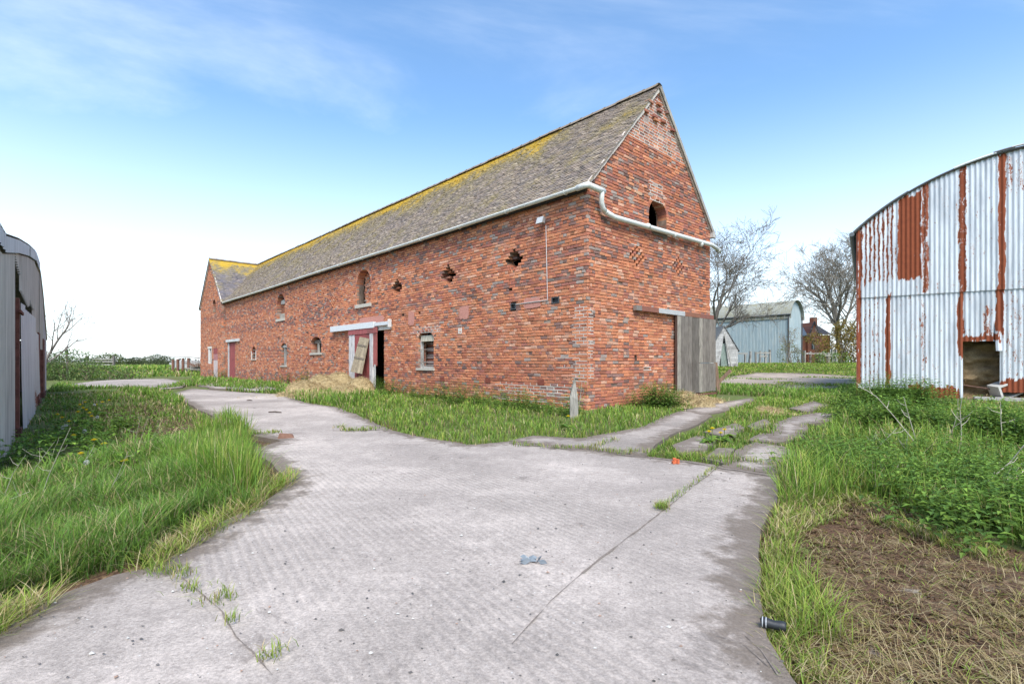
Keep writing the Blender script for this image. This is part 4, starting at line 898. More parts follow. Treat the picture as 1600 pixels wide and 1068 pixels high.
for x in (.06, 4.4, 7.6, 10.4):
    if x < WD: mb = MB(); mb.box((x-.05, .06, -.1), (x+.05, .16, float(arc(np.array(x)))-.05), (.16,.055,.04)); mb.build('post', M['rustm'], db)
mb = MB(); mb.box((-.015, -.045, -.1), (.035, .05, zl-.02), (.20,.06,.04)); mb.build('corner_angle', M['rustm'], db)
for z_ in (zseam-.1,): mb = MB(); mb.box((.12, .05, z_), (WD-.05, .11, z_+.08), (.14,.06,.045)); mb.build('girt', M['rustm'], db)
# threshold timber and kerb below the sheets
t0, t1 = RB(1452, 630), RB(1640, 612)
mb = MB(); mb.bar((t0[0], -.16, t0[1]+.05), (t1[0]+3, -.14, t1[1]-.02), .12, .17, (.13,.10,.075)); mb.build('threshold_timber', M['wood'], db)
mb = MB(); mb.box((RB(1520, 630)[0], -.34, -.1), (WD, -.10, .06), (.36,.34,.32)); mb.build('kerb', M['attr'], db)
def fuzz(name, n, posf, l, w_, cols, par, lean=1.0, mat='straw'):
    P = posf(n); n = len(P); az = rng.uniform(0, 2*PI, n); el = rng.normal(0, .35, n)*lean; d = np.stack([np.cos(az)*np.cos(el), np.sin(az)*np.cos(el), np.sin(el)], 1); s_ = np.cross(d, [0, 0, 1.])*w_; ll = (l*rng.uniform(.5, 1.4, n))[:, None]
    mid = P+d*ll*.5+np.stack([rng.normal(0, .12, n)*l, rng.normal(0, .12, n)*l, np.abs(rng.normal(0, .12, n))*l], 1)
    V = np.stack([P-s_, P+s_, mid+s_, mid-s_, P+d*ll], 1).reshape(-1, 3); k = np.arange(n)[:, None]*5
    c = np.array(cols)[rng.integers(0, len(cols), n)]*rng.uniform(.75, 1.2, (n, 1))
    return tag(mesh_np(name, V, [k+[3, 2, 4], k+[0, 1, 2, 3]], M[mat], par, np.concatenate([c, c])), kind='stuff')
STR = [(.52,.40,.21),(.44,.33,.17),(.60,.49,.29),(.36,.26,.13)]; HAY = [(.42,.30,.16),(.34,.23,.12),(.50,.37,.21),(.26,.17,.09)]
def mat_heap(name, a, b, c_):
    m = MT(name); p = m.coord('Object'); n1 = m.noise(m.map(p, (1, 1, 1)), 26, 6, .7, 1.5); n2 = m.noise(p, 3, 5, .6); c = m.mix(m.ramp(n1, .3, .7), a, b); c = m.mix(m.math('MULTIPLY', m.ramp(n2, .5, .7), .6), c, c_); m.color(c).rough(.95).bump(n1, 1., .03); return m.m
M['hay'] = mat_heap('old_hay', (.24,.165,.09), (.48,.35,.20), (.20,.13,.07)); M['strawheap'] = mat_heap('straw_heap', (.30,.22,.11), (.58,.46,.26), (.36,.26,.14))
hx0, hx1 = RB(1495, 560)[0]-.7, RB(1575, 560)[0]+.9
xs_ = np.linspace(hx0, hx1, 60); zs_ = np.linspace(-.05, 1.9, 46); XX, ZZ = np.meshgrid(xs_, zs_); YY = .38+.5*(fbm(XX*2.1, ZZ*5, 7)-.5)+.12*(fbm(XX*9, ZZ*14, 9)-.5)+np.where(ZZ < .55, .35*smooth(.6, .3, ZZ), 0)+.18*ZZ
V = np.stack([XX, YY, ZZ], -1).reshape(-1, 3); i = (np.arange(59)[None]+np.arange(45)[:, None]*60).ravel(); n0 = len(V); Vb = V.copy(); Vb[:, 1] = 2.6
topi = np.arange(45*60, 46*60); Q2 = np.stack([topi[:-1], topi[1:], topi[1:]+n0, topi[:-1]+n0], 1)
hs = mesh_np('hay_stack', np.vstack([V, Vb]), [np.stack([i, i+1, i+61, i+60], 1), Q2], M['hay'], None, smoothf=True); hs.matrix_world = Matrix.Translation((Rl[0], Rl[1], 0)) @ Matrix.Rotation(math.atan2(rd[1], rd[0]), 4, 'Z')
tag(hs, 'old brown hay stacked inside the rusty barn behind the hole', 'hay'); idx = rng.integers(0, n0, 2600)
fuzz('hay_strands', 2600, lambda n: V[idx]+rng.normal(0, .02, (n, 3))-[0, .05, 0], .16, .006, HAY, hs)
mb = MB(); mb.box((hx0, -.02, -.1), (hx1, 2.2, .03), (.22,.155,.085)); fl_ = mb.build('hay_floor', M['hay'], db); fuzz('hay_litter', 1500, lambda n: np.stack([rng.uniform(hx0, hx1, n), rng.uniform(-.05, .8, n), np.full(n, .04)+rng.uniform(0, .05, n)], 1), .15, .003, HAY+STR[:1], fl_, .4)
mb = MB(); a_, z_ = RB(1502, 601); b_, y_ = RB(1562, 612); mb.tube([(a_, .12, z_), (b_+.1, .2, y_+.03)], .022, 6, (.14,.08,.06)); mb.build('girt_rod', M['rustm'], db)
# pale metal casing lying in the hole
a_, z_ = RB(1549, 586); cs = empty('metal_casing', (0, 0, 0)); cs.matrix_world = Matrix.Translation((Rl[0], Rl[1], 0)) @ Matrix.Rotation(math.atan2(rd[1], rd[0]), 4, 'Z') @ Matrix.Translation((a_+.33, .22, .28)) @ Euler((.1, -.38, .5)).to_matrix().to_4x4(); tag(cs, 'pale grey metal casing tilted on hay inside the barn hole', 'casing')
mb = MB(); 
for a, b in (((-.3,-.2,-.22),(-.24,.2,.22)),((.24,-.2,-.22),(.3,.2,.22)),((-.24,-.2,.17),(.24,.2,.22)),((-.24,-.2,-.22),(.24,.2,-.17))): mb.box(a, b, (.48,.47,.44))
mb.build('frame', M['metal'], cs); mb = MB(); mb.box((-.24, .05, -.17), (.24, .08, .17), (.12,.13,.13)); mb.build('panel', M['metal'], cs)
# ---- grey cement-sheet shed on the left
Lp = ground(0, 716)[:2]; Lq = ground(69, 613)[:2]; ld = (Lq-Lp)/np.hypot(*(Lq-Lp))
def LB(px, py): return _ray(px, py, Lp, ld)
sh = empty('corrugated_shed', (Lp[0], Lp[1], 0), math.atan2(ld[1], ld[0])); tag(sh, 'grey cement sheet shed with curved roof and rusty posts', 'shed')
# local x along the wall, away; outward normal (towards the yard) is -y
tp = np.array([LB(*p) for p in ((0,388),(22,390),(40,396),(52,404),(60,424),(65,462),(69,505),(71.5,532))]); Lend = tp[-1, 0]
topf = lambda a: np.interp(a, np.concatenate([[-6., -2.5], tp[:, 0]]), np.concatenate([[tp[0, 1]-.5, tp[0, 1]-.1], tp[:, 1]]))
fr = lambda a, d, z: np.stack([a, -d, z], -1)
A_ = lambda px: LB(px, 560)[0]
def asb(a0, a1, zb, zt, d=.0, c='asbestos', nm='cement_sheet', bend=0): return corr_sheet(nm, a0, a1, zb, zt, M[c], sh, .146, .018, d*.4, frame=fr, bend=bend, rustf=(lambda A, Z: np.full(A.shape, .15)) if c == 'galv' else None)
for a0, a1, dd in ((-1.25, .0, .02),): asb(a0, a1, -.05, lambda x: topf(x)-.06, dd)
asb(-.05, A_(20), -.05, lambda x: topf(x)-.06, .03)
g = A_(21); zz = lambda px, py: LB(px, py)[1]
asb(A_(21.5), A_(31), lambda x: np.interp(x, [A_(21.5), A_(31)], [zz(22, 398), zz(31, 432)]), lambda x: topf(x)-.05, .0); corr_sheet('iron_patch', A_(21), A_(27), zz(24, 475), zz(24, 440), M['galv'], sh, .146, .01, -.05, rustf=lambda A, Z: np.full(A.shape, .2), frame=fr); asb(A_(30.5), A_(52), lambda x: np.interp(x, [A_(31), A_(43), A_(43.5), A_(52)], [zz(31, 455), zz(42, 478), zz(44, 468), zz(52, 486)]), lambda x: topf(x)-.06, .03)
asb(A_(51), A_(60), zz(55, 520), lambda x: topf(x)-.06, .0); asb(A_(59.5), A_(66), zz(62, 545), lambda x: topf(x)-.05, .03); asb(A_(65.5), Lend, .02, lambda x: topf(x)-.06, .01, 'galv', 'iron_sheet')
# white iron sheets, torn and bent
corr_sheet('torn_iron_sheet', A_(31), A_(52), lambda x: np.interp(x, [A_(31), A_(40), A_(46), A_(52)], [zz(32, 679), zz(40, 668), zz(45, 652), zz(52, 632)]), lambda x: np.interp(x, [A_(31), A_(36), A_(52)], [zz(31, 472), zz(36, 484), zz(52, 497)]), M['galv'], sh, .6, .02, .03, rustf=lambda A, Z: np.full(A.shape, .10)+.55*smooth(A_(46), A_(50), A)*smooth(.8, .2, Z), frame=fr, bend=.03)
corr_sheet('torn_iron_sheet', A_(50), A_(58), zz(55, 615), zz(54, 520), M['galv'], sh, .8, .02, .03, rustf=lambda A, Z: np.full(A.shape, .2), frame=fr, bend=.03)
for px0, px1, yt, yb, d in ((22.5, 30.5, 470, 700, .03), (56.5, 59, 520, 622, .03), (64.5, 67, 530, 618, .03)):
    mb = MB(); mb.box((A_(px0), -d-.02, -.02), (A_(px1) if px0 > 30 else A_(px0)+.16, -d+.08, zz((px0+px1)/2, yt)), (.17,.065,.05)); mb.box((A_(px0)-.05, -d-.045, -.02), ((A_(px1) if px0 > 30 else A_(px0)+.16)+.06, -d+.12, .12), (.12,.05,.04))
    if px0 < 30: mb.box((A_(px0)-.15, -d-.05, zz(28, 494)), (A_(px0)+.5, -d-.025, zz(28, 490)), (.17,.065,.05))
    mb.build('steel_post', M['rustm'], sh)
# roof: barrel with pale edge sheets
al = np.concatenate([np.linspace(-1.35, 0, 4), np.linspace(.2, Lend, 30)]); yd = np.linspace(.25, -6, 2)
V = [(a, y_, float(topf(a))+.02+(.16 if y_ > -9 else 0)*max(0, 1-max(0, (a-tp[3, 0]))/2.)) for y_ in (-.05, 6.) for a in al]; n_ = len(al)
mesh_np('roof', np.array(V), [np.array([(i, i+1, i+1+n_, i+n_) for i in range(n_-1)])], M['asbestos'], sh, smoothf=True)
for x0, x1 in ((-4, 0), (.05, 27), (27.5, 40), (40.5, 50), (50.5, 58)):
    a0 = A_(x0) if x0 > 0 else (-1.35 if x0 < 0 else .05); a1 = A_(x1) if x1 > 0 else .0
    corr_sheet('roof_edge_sheet', a0, a1, lambda x: topf(x)-.04, lambda x: topf(x)+.15, M['galv'], sh, .3, .008, .055, rustf=lambda A, Z: np.full(A.shape, .08), frame=fr)
# closed dark shell behind the sheets
mb = MB(); mb.box((-1.2, 5.8, -.1), (Lend, 5.9, 2.4), (.2,.19,.17)); mb.box((Lend-.06, .05, -.1), (Lend, 5.8, 1.9), (.2,.19,.17)); mb.box((-1.2, .05, -.1), (-1.1, 5.8, 2.3), (.2,.19,.17)); mb.build('rear_wall', M['attr'], sh)
mb = MB(); mb.box((-.0, .12, 1.25), (Lend, .2, 1.37), (.14,.06,.05)); mb.build('girt', M['rustm'], sh)
# ---- blue-grey barn behind the yard
Bc = at(1231, 565, 52.); bb = empty('dutch_barn', (Bc[0], Bc[1], .9), ANG); tag(bb, 'pale blue grey corrugated barn with mossy barrel roof', 'barn')
BLn = 16.; BWd = 3.9; ze = 5.05; rise = 1.55; Rb = ((BWd/2)**2+rise**2)/(2*rise)
nS = 17; 
for i in range(nS): corr_sheet('corrugated_sheet', i*BLn/nS, (i+1)*BLn/nS+.04, -.2, ze, M['blue'], bb, .15, .02, .008*(i % 2), frame=lambda a, d, z: np.stack([-d, a, z], -1), zstep=2.)
arcb = lambda x: ze+rise-Rb+np.sqrt(np.maximum(Rb**2-(x-BWd/2)**2, 0))
for i in range(4): corr_sheet('corrugated_sheet', i*BWd/4, (i+1)*BWd/4+.03, -.2, arcb, M['blue'], bb, .15, .02, .008*(i % 2), frame=lambda a, d, z: np.stack([a, -d, z], -1), zstep=1.)
t = math.asin(min(1, (BWd/2+.12)/Rb)) if BWd/2+.12 < Rb else PI/2*.98; th = np.linspace(-t, t, 25); yr = np.linspace(-.35, BLn+.2, 260); TH, YR = np.meshgrid(th, yr); RR = Rb+.05+.02*np.sin(2*PI*YR/.19)
V = np.stack([BWd/2+RR*np.sin(TH), YR, ze+rise-Rb+RR*np.cos(TH)], -1).reshape(-1, 3); i = (np.arange(24)[None]+np.arange(259)[:, None]*25).ravel(); mesh_np('roof', V, [np.stack([i, i+1, i+26, i+25], 1)], M['mossroof'], bb, smoothf=True)
mb = MB(); mb.tube([(-.15, -.3, ze-.0), (-.15, BLn, ze-.0)], .09, 6, (.05,.055,.06)); mb.build('gutter', M['metal'], bb); mb = MB(); mb.tube([(-.1, -.1, ze-.05), (-.06, -.08, -.1)], .07, 6, (.06,.055,.06)); mb.build('downpipe', M['metal'], bb); mb = MB(); mb.tube([(BWd+.08, -.1, ze-.05), (BWd+.05, -.08, -.1)], .07, 6, (.06,.055,.06)); mb.build('downpipe', M['metal'], bb)
mb = MB(); mb.box((BWd-.05, .1, -.2), (BWd, BLn, ze), (.3,.36,.39)); mb.box((.1, BLn-.05, -.2), (BWd-.1, BLn, ze+.5), (.3,.36,.39)); mb.build('rear_wall', M['attr'], bb)
# ---- brick house beyond
hp = at(1268, 565, 64.); ho = empty('brick_house', (hp[0], hp[1], .95), math.radians(8)); tag(ho, 'small red brick house with slate roofs beyond the blue barn', 'house')
RB1 = (.42,.15,.085)
def wallpoly(name, P, y0, y1, c, par, mat): n = len(P); mb = MB(); mb.add([(x, y0, z) for x, z in P]+[(x, y1, z) for x, z in P], [(i, (i+1) % n, n+(i+1) % n, n+i) for i in range(n)], c); V = [(x, y0, z) for x, z in P]; mb.add(V+[(sum(p[0] for p in P)/n, y0, sum(p[1] for p in P)/n)], [(n, i, (i+1) % n) for i in range(n)], c); return mb.build(name, M[mat], par)
wallpoly('gable_wall', [(-.75,-.3),(.75,-.3),(.75,3.4),(.1,5.15),(-.75,3.4)], -.3, 4, RB1, ho, 'rear')
mb = MB(); mb.box((-2.2, .0, -.3), (2.6, 5, 3.55), RB1); mb.build('wall', M['rear'], ho)
mb = MB(); mb.add([(-2.3,-.2,3.5),(-.2,-.2,3.5),(-.2,2.5,5.5),(-2.3,2.5,5.5)], [(0,1,2,3)], (.28,.33,.38)); mb.add([(-2.3,-.2,3.4),(-.2,-.2,3.4),(-.2,2.5,5.4),(-2.3,2.5,5.4)], [(3,2,1,0)], (.28,.33,.38)); mb.build('slate_roof', M['attr'], ho)
mb = MB(); mb.add([(.3,-.2,3.6),(2.8,-.2,3.6),(2.8,2.5,5.0),(.3,2.5,5.0),(2.8,5.2,3.6),(-2.3,5.2,3.6),(-2.3,2.5,5.5)], [(0,1,2,3),(3,2,4,5)], (.11,.095,.095)); mb.build('roof', M['attr'], ho)
for s in (-1, 1): mb = MB(); mb.bar((.1, -.38, 5.22), (.1+s*.78, -.38, 3.35), .08, .14, (.1,.09,.09)); mb.build('barge_board', M['attr'], ho)
wn = empty('window', (0, 0, 0), 0, ho); board('pane', (-.25,-.36,1.75), (.2,-.31,2.85), (.03,.035,.04), wn, 'metal'); board('frame', (-.06,-.38,1.75), (.0,-.362,2.85), (.5,.5,.48), wn, 'attr'); board('frame', (-.25,-.38,2.28), (.2,-.362,2.33), (.5,.5,.48), wn, 'attr')
mb = MB(); mb.box((2.0, 2.2, 4.4), (2.6, 2.9, 6.0), (.35,.13,.08)); mb.build('chimney', M['rear'], ho)
# ---- leaning timber hut
hu = at(1131, 565, 42.); hut = empty('timber_hut', (hu[0], hu[1], float(gz(hu[0], hu[1]))), ANG-.75); tag(hut, 'weathered white A frame timber hut leaning beside the blue barn', 'hut')
WH = (.45,.435,.42); hh = 3.35; hw_ = 1.15; nb = 16
for k in range(nb):
    z0 = k*hh/nb; f = lambda z: hw_*(1-max(0, z-1.4)/(hh-1.4)) if z > 1.4 else hw_
    for sg in (-1, 1):
        x_in = .38*max(0, 1-z0/2.6) ; xo = f(z0+.1)
        if xo > x_in+.03: a, b = sorted((sg*x_in, sg*xo)); board('board', (a, -.03-random.uniform(0, .015), z0+.004), (b, .0, z0+hh/nb-.006), tone(WH, .75, 1.1), hut)
mb = MB(); mb.bar((.02, -.05, 2.75), (.62, -.06, .0), .06, .1, (.40,.38,.35)); mb.build('leaning_post', M['wood'], hut)
for sg in (-1, 1): mb = MB(); mb.bar((0, 1.2, hh+.02), (sg*(hw_+.1), 1.2, 1.33), 2.6, .05, (.12,.125,.13), up=(0,1,0)) if False else mb.add([(0,-.12,hh+.04),(0,2.6,hh+.04),(sg*(hw_+.12),2.6,1.3),(sg*(hw_+.12),-.12,1.3),(0,-.12,hh-.02),(0,2.6,hh-.02),(sg*(hw_+.12),2.6,1.24),(sg*(hw_+.12),-.12,1.24)], [(0,1,2,3),(7,6,5,4),(0,4,5,1),(1,5,6,2),(2,6,7,3),(3,7,4,0)], (.16,.16,.16)); mb.build('roof_panel', M['attr'], hut)
for sg in (-1, 1): board('side_wall', (sg*hw_-.03, .02, 0), (sg*hw_+.03, 2.5, 1.35), WH, hut)
board('rear_wall', (-hw_, 2.45, 0), (hw_, 2.5, 1.9), (.3,.29,.28), hut); board('green_panel', (-.2, .12, -.05), (.45, .17, 1.9), (.22,.27,.24), hut)
# ---- fences by the blue barn
def fence(name, pts, label, hgt=1.15, rails=(1.0,), posts=None, pick_=None):
    o = empty(name, (*pts[0][:2], 0)); tag(o, label, 'fence'); b0 = Vector((*pts[0][:2], 0))
    for (x, y, h, tilt) in posts:
        z = float(gz(x, y)); mb = MB(); mb.bar(Vector((x, y, z-.2))-b0, Vector((x+tilt, y, z+h))-b0, random.uniform(.16, .30), .12, tone((.34,.315,.28), .8, 1.15)); mb.build('post', M['wood'], o)
    for (p, q, z) in rails: mb = MB(); mb.bar(Vector((p[0], p[1]-.08, float(gz(*p))+z))-b0, Vector((q[0], q[1]-.08, float(gz(*q))+z))-b0, .05, .13, (.36,.34,.31)); mb.build('rail', M['wood'], o)
    return o
fp = lambda px, Y: tuple(at(px, 565, Y)[:2])
P = [(*fp(x, 47), h, t) for x, h, t in ((1164,1.0,.02),(1171,1.15,.1),(1181,1.1,-.03),(1187,1.2,.05),(1196,1.15,0),(1203,1.3,0))]
fence('timber_fence', [fp(1148, 47)], 'broken grey timber fence below the blue grey barn', posts=P, rails=[(fp(1147, 47), fp(1168, 47), .95), (fp(1181, 47), fp(1204, 47), 1.0), (fp(1186, 47), fp(1199, 47), .7)])
P = [(*fp(x, 50), h, t) for x, h, t in ((1257,1.3,0),(1266,1.2,0),(1281,1.1,.05),(1286,1.2,0),(1294,1.1,0),(1300,1.5,0),(1306,1.4,0))]
fence('picket_fence', [fp(1256, 50)], 'pale picket fence before the brick house and yellow shrub', posts=P, rails=[(fp(1256, 50), fp(1292, 50), 1.0), (fp(1288, 50), fp(1310, 50), .8)])
# ================================================================== VEGETATION
GRN = [(.130,.235,.030),(.165,.285,.040),(.205,.320,.048),(.100,.190,.036)]; LUSH = [(.110,.215,.034),(.150,.270,.038),(.190,.305,.045),(.125,.225,.050)]; YEL = [(0.256,0.333,0.051),(0.205,0.307,0.045),(0.320,0.333,0.077),(0.154,0.256,0.038)]; DRY = [(.46,.36,.19),(.38,.29,.14),(.52,.43,.25),(.30,.24,.10)]; MOSSC = [(.13,.075,.045),(.09,.05,.03),(.17,.10,.06),(.20,.16,.05)]
BARNP = np.array([C0+v*(-.12)+u*(-.12), C0+v*(GW+.1)+u*(-.12), C0+v*(GW+.1)+u*(WB), C0-v*.35+u*WB])
SHP = np.array([Lp+ld*(-1.2), Lp+ld*(Lend), Lp+ld*Lend+np.array([-ld[1], ld[0]])*6, Lp-ld*1.2+np.array([-ld[1], ld[0]])*6]); RBP = np.array([Rl, Rl+rd*WD, Rl+rd*WD+np.array([-rd[1], rd[0]])*DEP, Rl+np.array([-rd[1], rd[0]])*DEP])
BBP = np.array([Bc[:2], Bc[:2]+v*BWd, Bc[:2]+v*BWd+u*BLn, Bc[:2]+u*BLn])
SOLID = [BARNP, SHP, RBP, BBP]; HARD = [main, farc, lane, track]+paths
def shrink(p, hard, tol):      # keep points off the concrete (tol: how far they may creep over its edge)
    k = np.ones(len(p), bool)
    for q in SOLID: k &= ~inpoly(p, q)
    for q in hard:
        i = inpoly(p, q)
        if tol > 0 and i.any(): d = np.zeros(len(p)); d[i] = sdist(p[i], q)[0]; i &= d > tol*rng.random(len(p))
        k &= ~i
    return k
def gzn(x, y): return gz(x, y)+gnoise(x, y)-.03
def blades(name, P, h, wd, lean, col, label, seg=2, parent=None):
    n = len(P); az = rng.uniform(0, 2*PI, n); d = np.stack([np.cos(az), np.sin(az), 0*az], 1); s_ = np.stack([-np.sin(az), np.cos(az), 0*az], 1); z = np.array([0, 0, 1.])
    def pt(t): return P+z*(h*(t-.25*np.minimum(lean, 1.2)*t*t))[:, None]+d*(h*lean*t*t)[:, None]
    rows = []; ts = (0, .45, .8) if seg == 3 else (0, .55)
    for t in ts: wv = (wd*(1-.75*t*t)*.5)[:, None]; rows += [pt(t)-s_*wv, pt(t)+s_*wv]
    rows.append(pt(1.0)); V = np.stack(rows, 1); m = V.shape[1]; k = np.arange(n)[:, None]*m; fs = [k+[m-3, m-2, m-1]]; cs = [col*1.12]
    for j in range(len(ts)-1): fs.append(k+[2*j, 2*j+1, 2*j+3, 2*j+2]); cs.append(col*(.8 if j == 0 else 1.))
    o = mesh_np(name, V.reshape(-1, 3), fs, M['leaf'], parent, np.concatenate(cs)); return tag(o, label, 'grass', kind='stuff')
def cols(n, pal, mixn=None, pal2=None):
    c = np.array(pal)[rng.integers(0, len(pal), n)]*rng.uniform(.8, 1.2, (n, 1))
    if mixn is not None: k = rng.random(n) < mixn; c2 = np.array(pal2)[rng.integers(0, len(pal2), n)]*rng.uniform(.8, 1.2, (n, 1)); c[k] = c2[k]
    return c
def zone(name, px, n, hm, pal, label, thr=0., ns=1.0, tol=.12, mixn=.12, pal2=DRY, lean=.45, seed=0, world=None, falloff=1.4, seg=2, hard=None, wmin=.004, tuft=True, pwr=.0016, inset=0.):
    poly = np.array(world) if world is not None else G2(px); lo, hi = poly.min(0), poly.max(0); out = []; tot = 0; y0 = max(lo[1], 1.5); it = 0
    while tot < n and it < 60:
        it += 1; p = rng.uniform(lo, hi, (n*3, 2)); k = rng.random(len(p)) < (y0/np.maximum(p[:, 1], y0))**falloff; p = p[k]
        f = fbm(p[:, 0]*ns, p[:, 1]*ns, seed); p = p[f > thr-.12*rng.random(len(p))]; p = p[inpoly(p, poly)]; p = p[shrink(p, HARD if hard is None else hard, tol)]
        if inset: p = p[-sdist(p, main)[0] > inset*(.1+1.3*fbm(p[:, 0]*2.1, p[:, 1]*2.1, 17)+.3*rng.random(len(p))-.35)]
        out.append(p); tot += len(p)
    p = np.concatenate(out)[:n]
    if not len(p): return
    if tuft: c = np.round(p/.09)*.09+(_hash(np.round(p[:, 0]/.09), np.round(p[:, 1]/.09), 1)[:, None]-.5)*.06; p = np.where(rng.random((len(p), 1)) < .55, c+(p-c)*.35, p)
    n = len(p); f = fbm(p[:, 0]*1.1+7, p[:, 1]*1.1, seed+3); f2 = fbm(p[:, 0]*5, p[:, 1]*5, seed+5)
    e = np.full(n, 9.); 
    h = hm*(.05+1.5*f+.65*f2)*rng.uniform(.45, 1.15, n); wd = np.maximum(wmin, pwr*p[:, 1])*rng.uniform(.7, 1.3, n)
    P = np.column_stack([p, gzn(p[:, 0], p[:, 1])-.005]); c = cols(n, pal, mixn, pal2)*(.75+.5*f)[:, None]
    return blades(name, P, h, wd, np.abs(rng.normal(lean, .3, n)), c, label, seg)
# left verge
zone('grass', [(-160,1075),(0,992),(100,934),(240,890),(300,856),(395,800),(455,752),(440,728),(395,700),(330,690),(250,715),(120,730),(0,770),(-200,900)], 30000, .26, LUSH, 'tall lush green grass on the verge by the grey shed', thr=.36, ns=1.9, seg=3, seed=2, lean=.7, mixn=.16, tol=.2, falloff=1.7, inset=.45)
zone('grass', [(-160,1080),(0,1000),(100,942),(240,898),(300,864),(400,806),(462,755),(455,735),(380,780),(240,865),(80,925),(-120,1020)], 3000, .12, YEL, 'yellow green grass edging the concrete along the left verge', thr=.46, ns=2.4, seg=3, seed=6, lean=.9, tol=.22, mixn=.4)
zone('grass', [(250,735),(400,795),(455,748),(405,700),(355,668),(320,690)], 6500, .34, GRN+YEL, 'upright bright green grass clump at the concrete edge', thr=.1, ns=1.2, seed=9, lean=.28, seg=3, tol=.1, mixn=.08, inset=.3)
zone('grass', [(0,780),(120,735),(250,715),(340,700),(350,668),(300,640),(260,615),(180,608),(75,615),(60,640),(0,720)], 9000, .11, GRN, 'patchy grass and moss behind the lush verge', thr=.46, ns=1.1, seed=12, lean=.5, mixn=.25, tol=.2)
zone('grass', [(75,612),(180,606),(300,640),(280,618),(200,600),(90,600)], 2500, .2, GRN, 'grass strip at the far drive edge', thr=.42, ns=.6, seed=14, tol=.3)
zone('grass', [(220,612),(300,602),(450,612),(440,600),(350,592),(300,595)], 3200, .22, GRN, 'grass tufts on the lane by the far brick wall', thr=.47, ns=.5, seed=15, hard=[])
# along the barn
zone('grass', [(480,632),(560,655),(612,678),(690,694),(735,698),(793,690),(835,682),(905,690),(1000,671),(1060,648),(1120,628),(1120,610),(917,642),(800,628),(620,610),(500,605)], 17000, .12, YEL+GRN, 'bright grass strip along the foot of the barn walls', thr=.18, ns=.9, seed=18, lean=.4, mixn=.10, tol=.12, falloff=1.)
zone('grass', [(300,590),(480,608),(620,614),(540,634),(470,630),(300,600)], 3500, .26, GRN, 'grass growing along the far end of the barn wall', thr=.30, ns=.7, seed=20)
# right yard: between the broken slabs
zone('grass', [(1010,714),(1040,690),(1100,664),(1180,625),(1240,604),(1330,612),(1350,650),(1290,668),(1250,712),(1215,746),(1120,728)], 14000, .12, GRN+YEL, 'grass growing in the joints of the broken slabs', thr=.33, ns=1.1, seed=23, tol=.16, falloff=1.1, mixn=.12)
zone('grass', [(1215,746),(1260,705),(1330,650),(1420,640),(1640,660),(1640,860),(1500,822),(1340,775),(1225,800)], 15000, .25, YEL+GRN, 'thick green grass on the bank below the rusty barn', thr=.14, ns=1., seed=26, lean=.5, seg=3, mixn=.1)
zone('grass', [(1180,930),(1192,850),(1216,790),(1225,750),(1290,760),(1400,790),(1560,850),(1640,900),(1500,860),(1330,800),(1250,830),(1230,920),(1260,1000),(1340,1080),(1240,1080),(1190,1000)], 6000, .085, YEL, 'short yellowing grass round the bare brown patch', thr=.42, ns=1.9, seed=29, lean=.8, seg=3, mixn=.42, tol=.25)
zone('grass', [(1200,880),(1235,860),(1290,930),(1330,1010),(1290,1010),(1235,985),(1195,930)], 900, .16, YEL, 'light green grass tussocks at the yard edge', thr=.52, ns=2.6, seed=31, lean=.7, seg=3, mixn=.1, tol=.2)
zone('dry_grass', [(1220,800),(1330,775),(1480,820),(1700,900),(1900,1010),(1700,1170),(1300,1170),(1240,1000),(1215,900)], 6500, .06, DRY, 'dead straw coloured grass lying on the brown patch', thr=.40, ns=1.4, seed=33, lean=1.7, seg=3, mixn=.08, pal2=YEL, wmin=.0022, pwr=.0009)
zone('moss', [(1225,805),(1330,775),(1480,820),(1700,900),(1900,1010),(1700,1170),(1300,1170),(1250,1000),(1220,900)], 30000, .03, MOSSC, 'brown moss covering the bare patch by the yard', thr=.2, ns=2, seed=36, lean=.9, mixn=.06, pal2=YEL, wmin=.009)
zone('dry_grass', [(150,640),(250,625),(330,660),(345,700),(300,730),(200,720)], 2600, .07, DRY, 'dry moss and dead grass inside the left verge', thr=.35, ns=1.6, seed=39, lean=1.3, mixn=.4, pal2=MOSSC)
# behind
zone('grass', None, 16000, .13, YEL, 'sunlit grass bank below the blue grey barn', world=[fp(1100, 34), fp(1345, 34), fp(1360, 60), fp(1090, 60)], seed=41, falloff=.3, pwr=.0022, mixn=.05)
zone('grass', None, 6000, .22, GRN, 'rough grass beside the gravel track', world=[fp(1105, 18), fp(1250, 15), fp(1345, 18), fp(1345, 36), fp(1105, 36)], seed=43, thr=.45, ns=.4, falloff=.8)
zone('grass', None, 12000, .3, YEL+GRN, 'rough grass field beyond the far drive', world=[fp(60, 32), fp(330, 40), fp(330, 90), fp(60, 90)], seed=45, falloff=.6, pwr=.0024)
zone('grass', None, 5000, .12, YEL+GRN, 'grass tufts growing through the gravel track', world=[fp(1105, 22), fp(1345, 22), fp(1345, 42), fp(1105, 42)], seed=47, thr=.56, ns=.35, falloff=.5, hard=[], pwr=.0022)
zone('grass', None, 14000, .2, YEL+GRN, 'rough grass running on beside the rusty barn', world=[(4.2, 2.4), (14, 2.4), (15, 12.5), (11.2, 15.5), (8.5, 12), (6.2, 6.2), (4.6, 4.4)], seed=51, thr=.2, ns=1., falloff=1.2, mixn=.15)
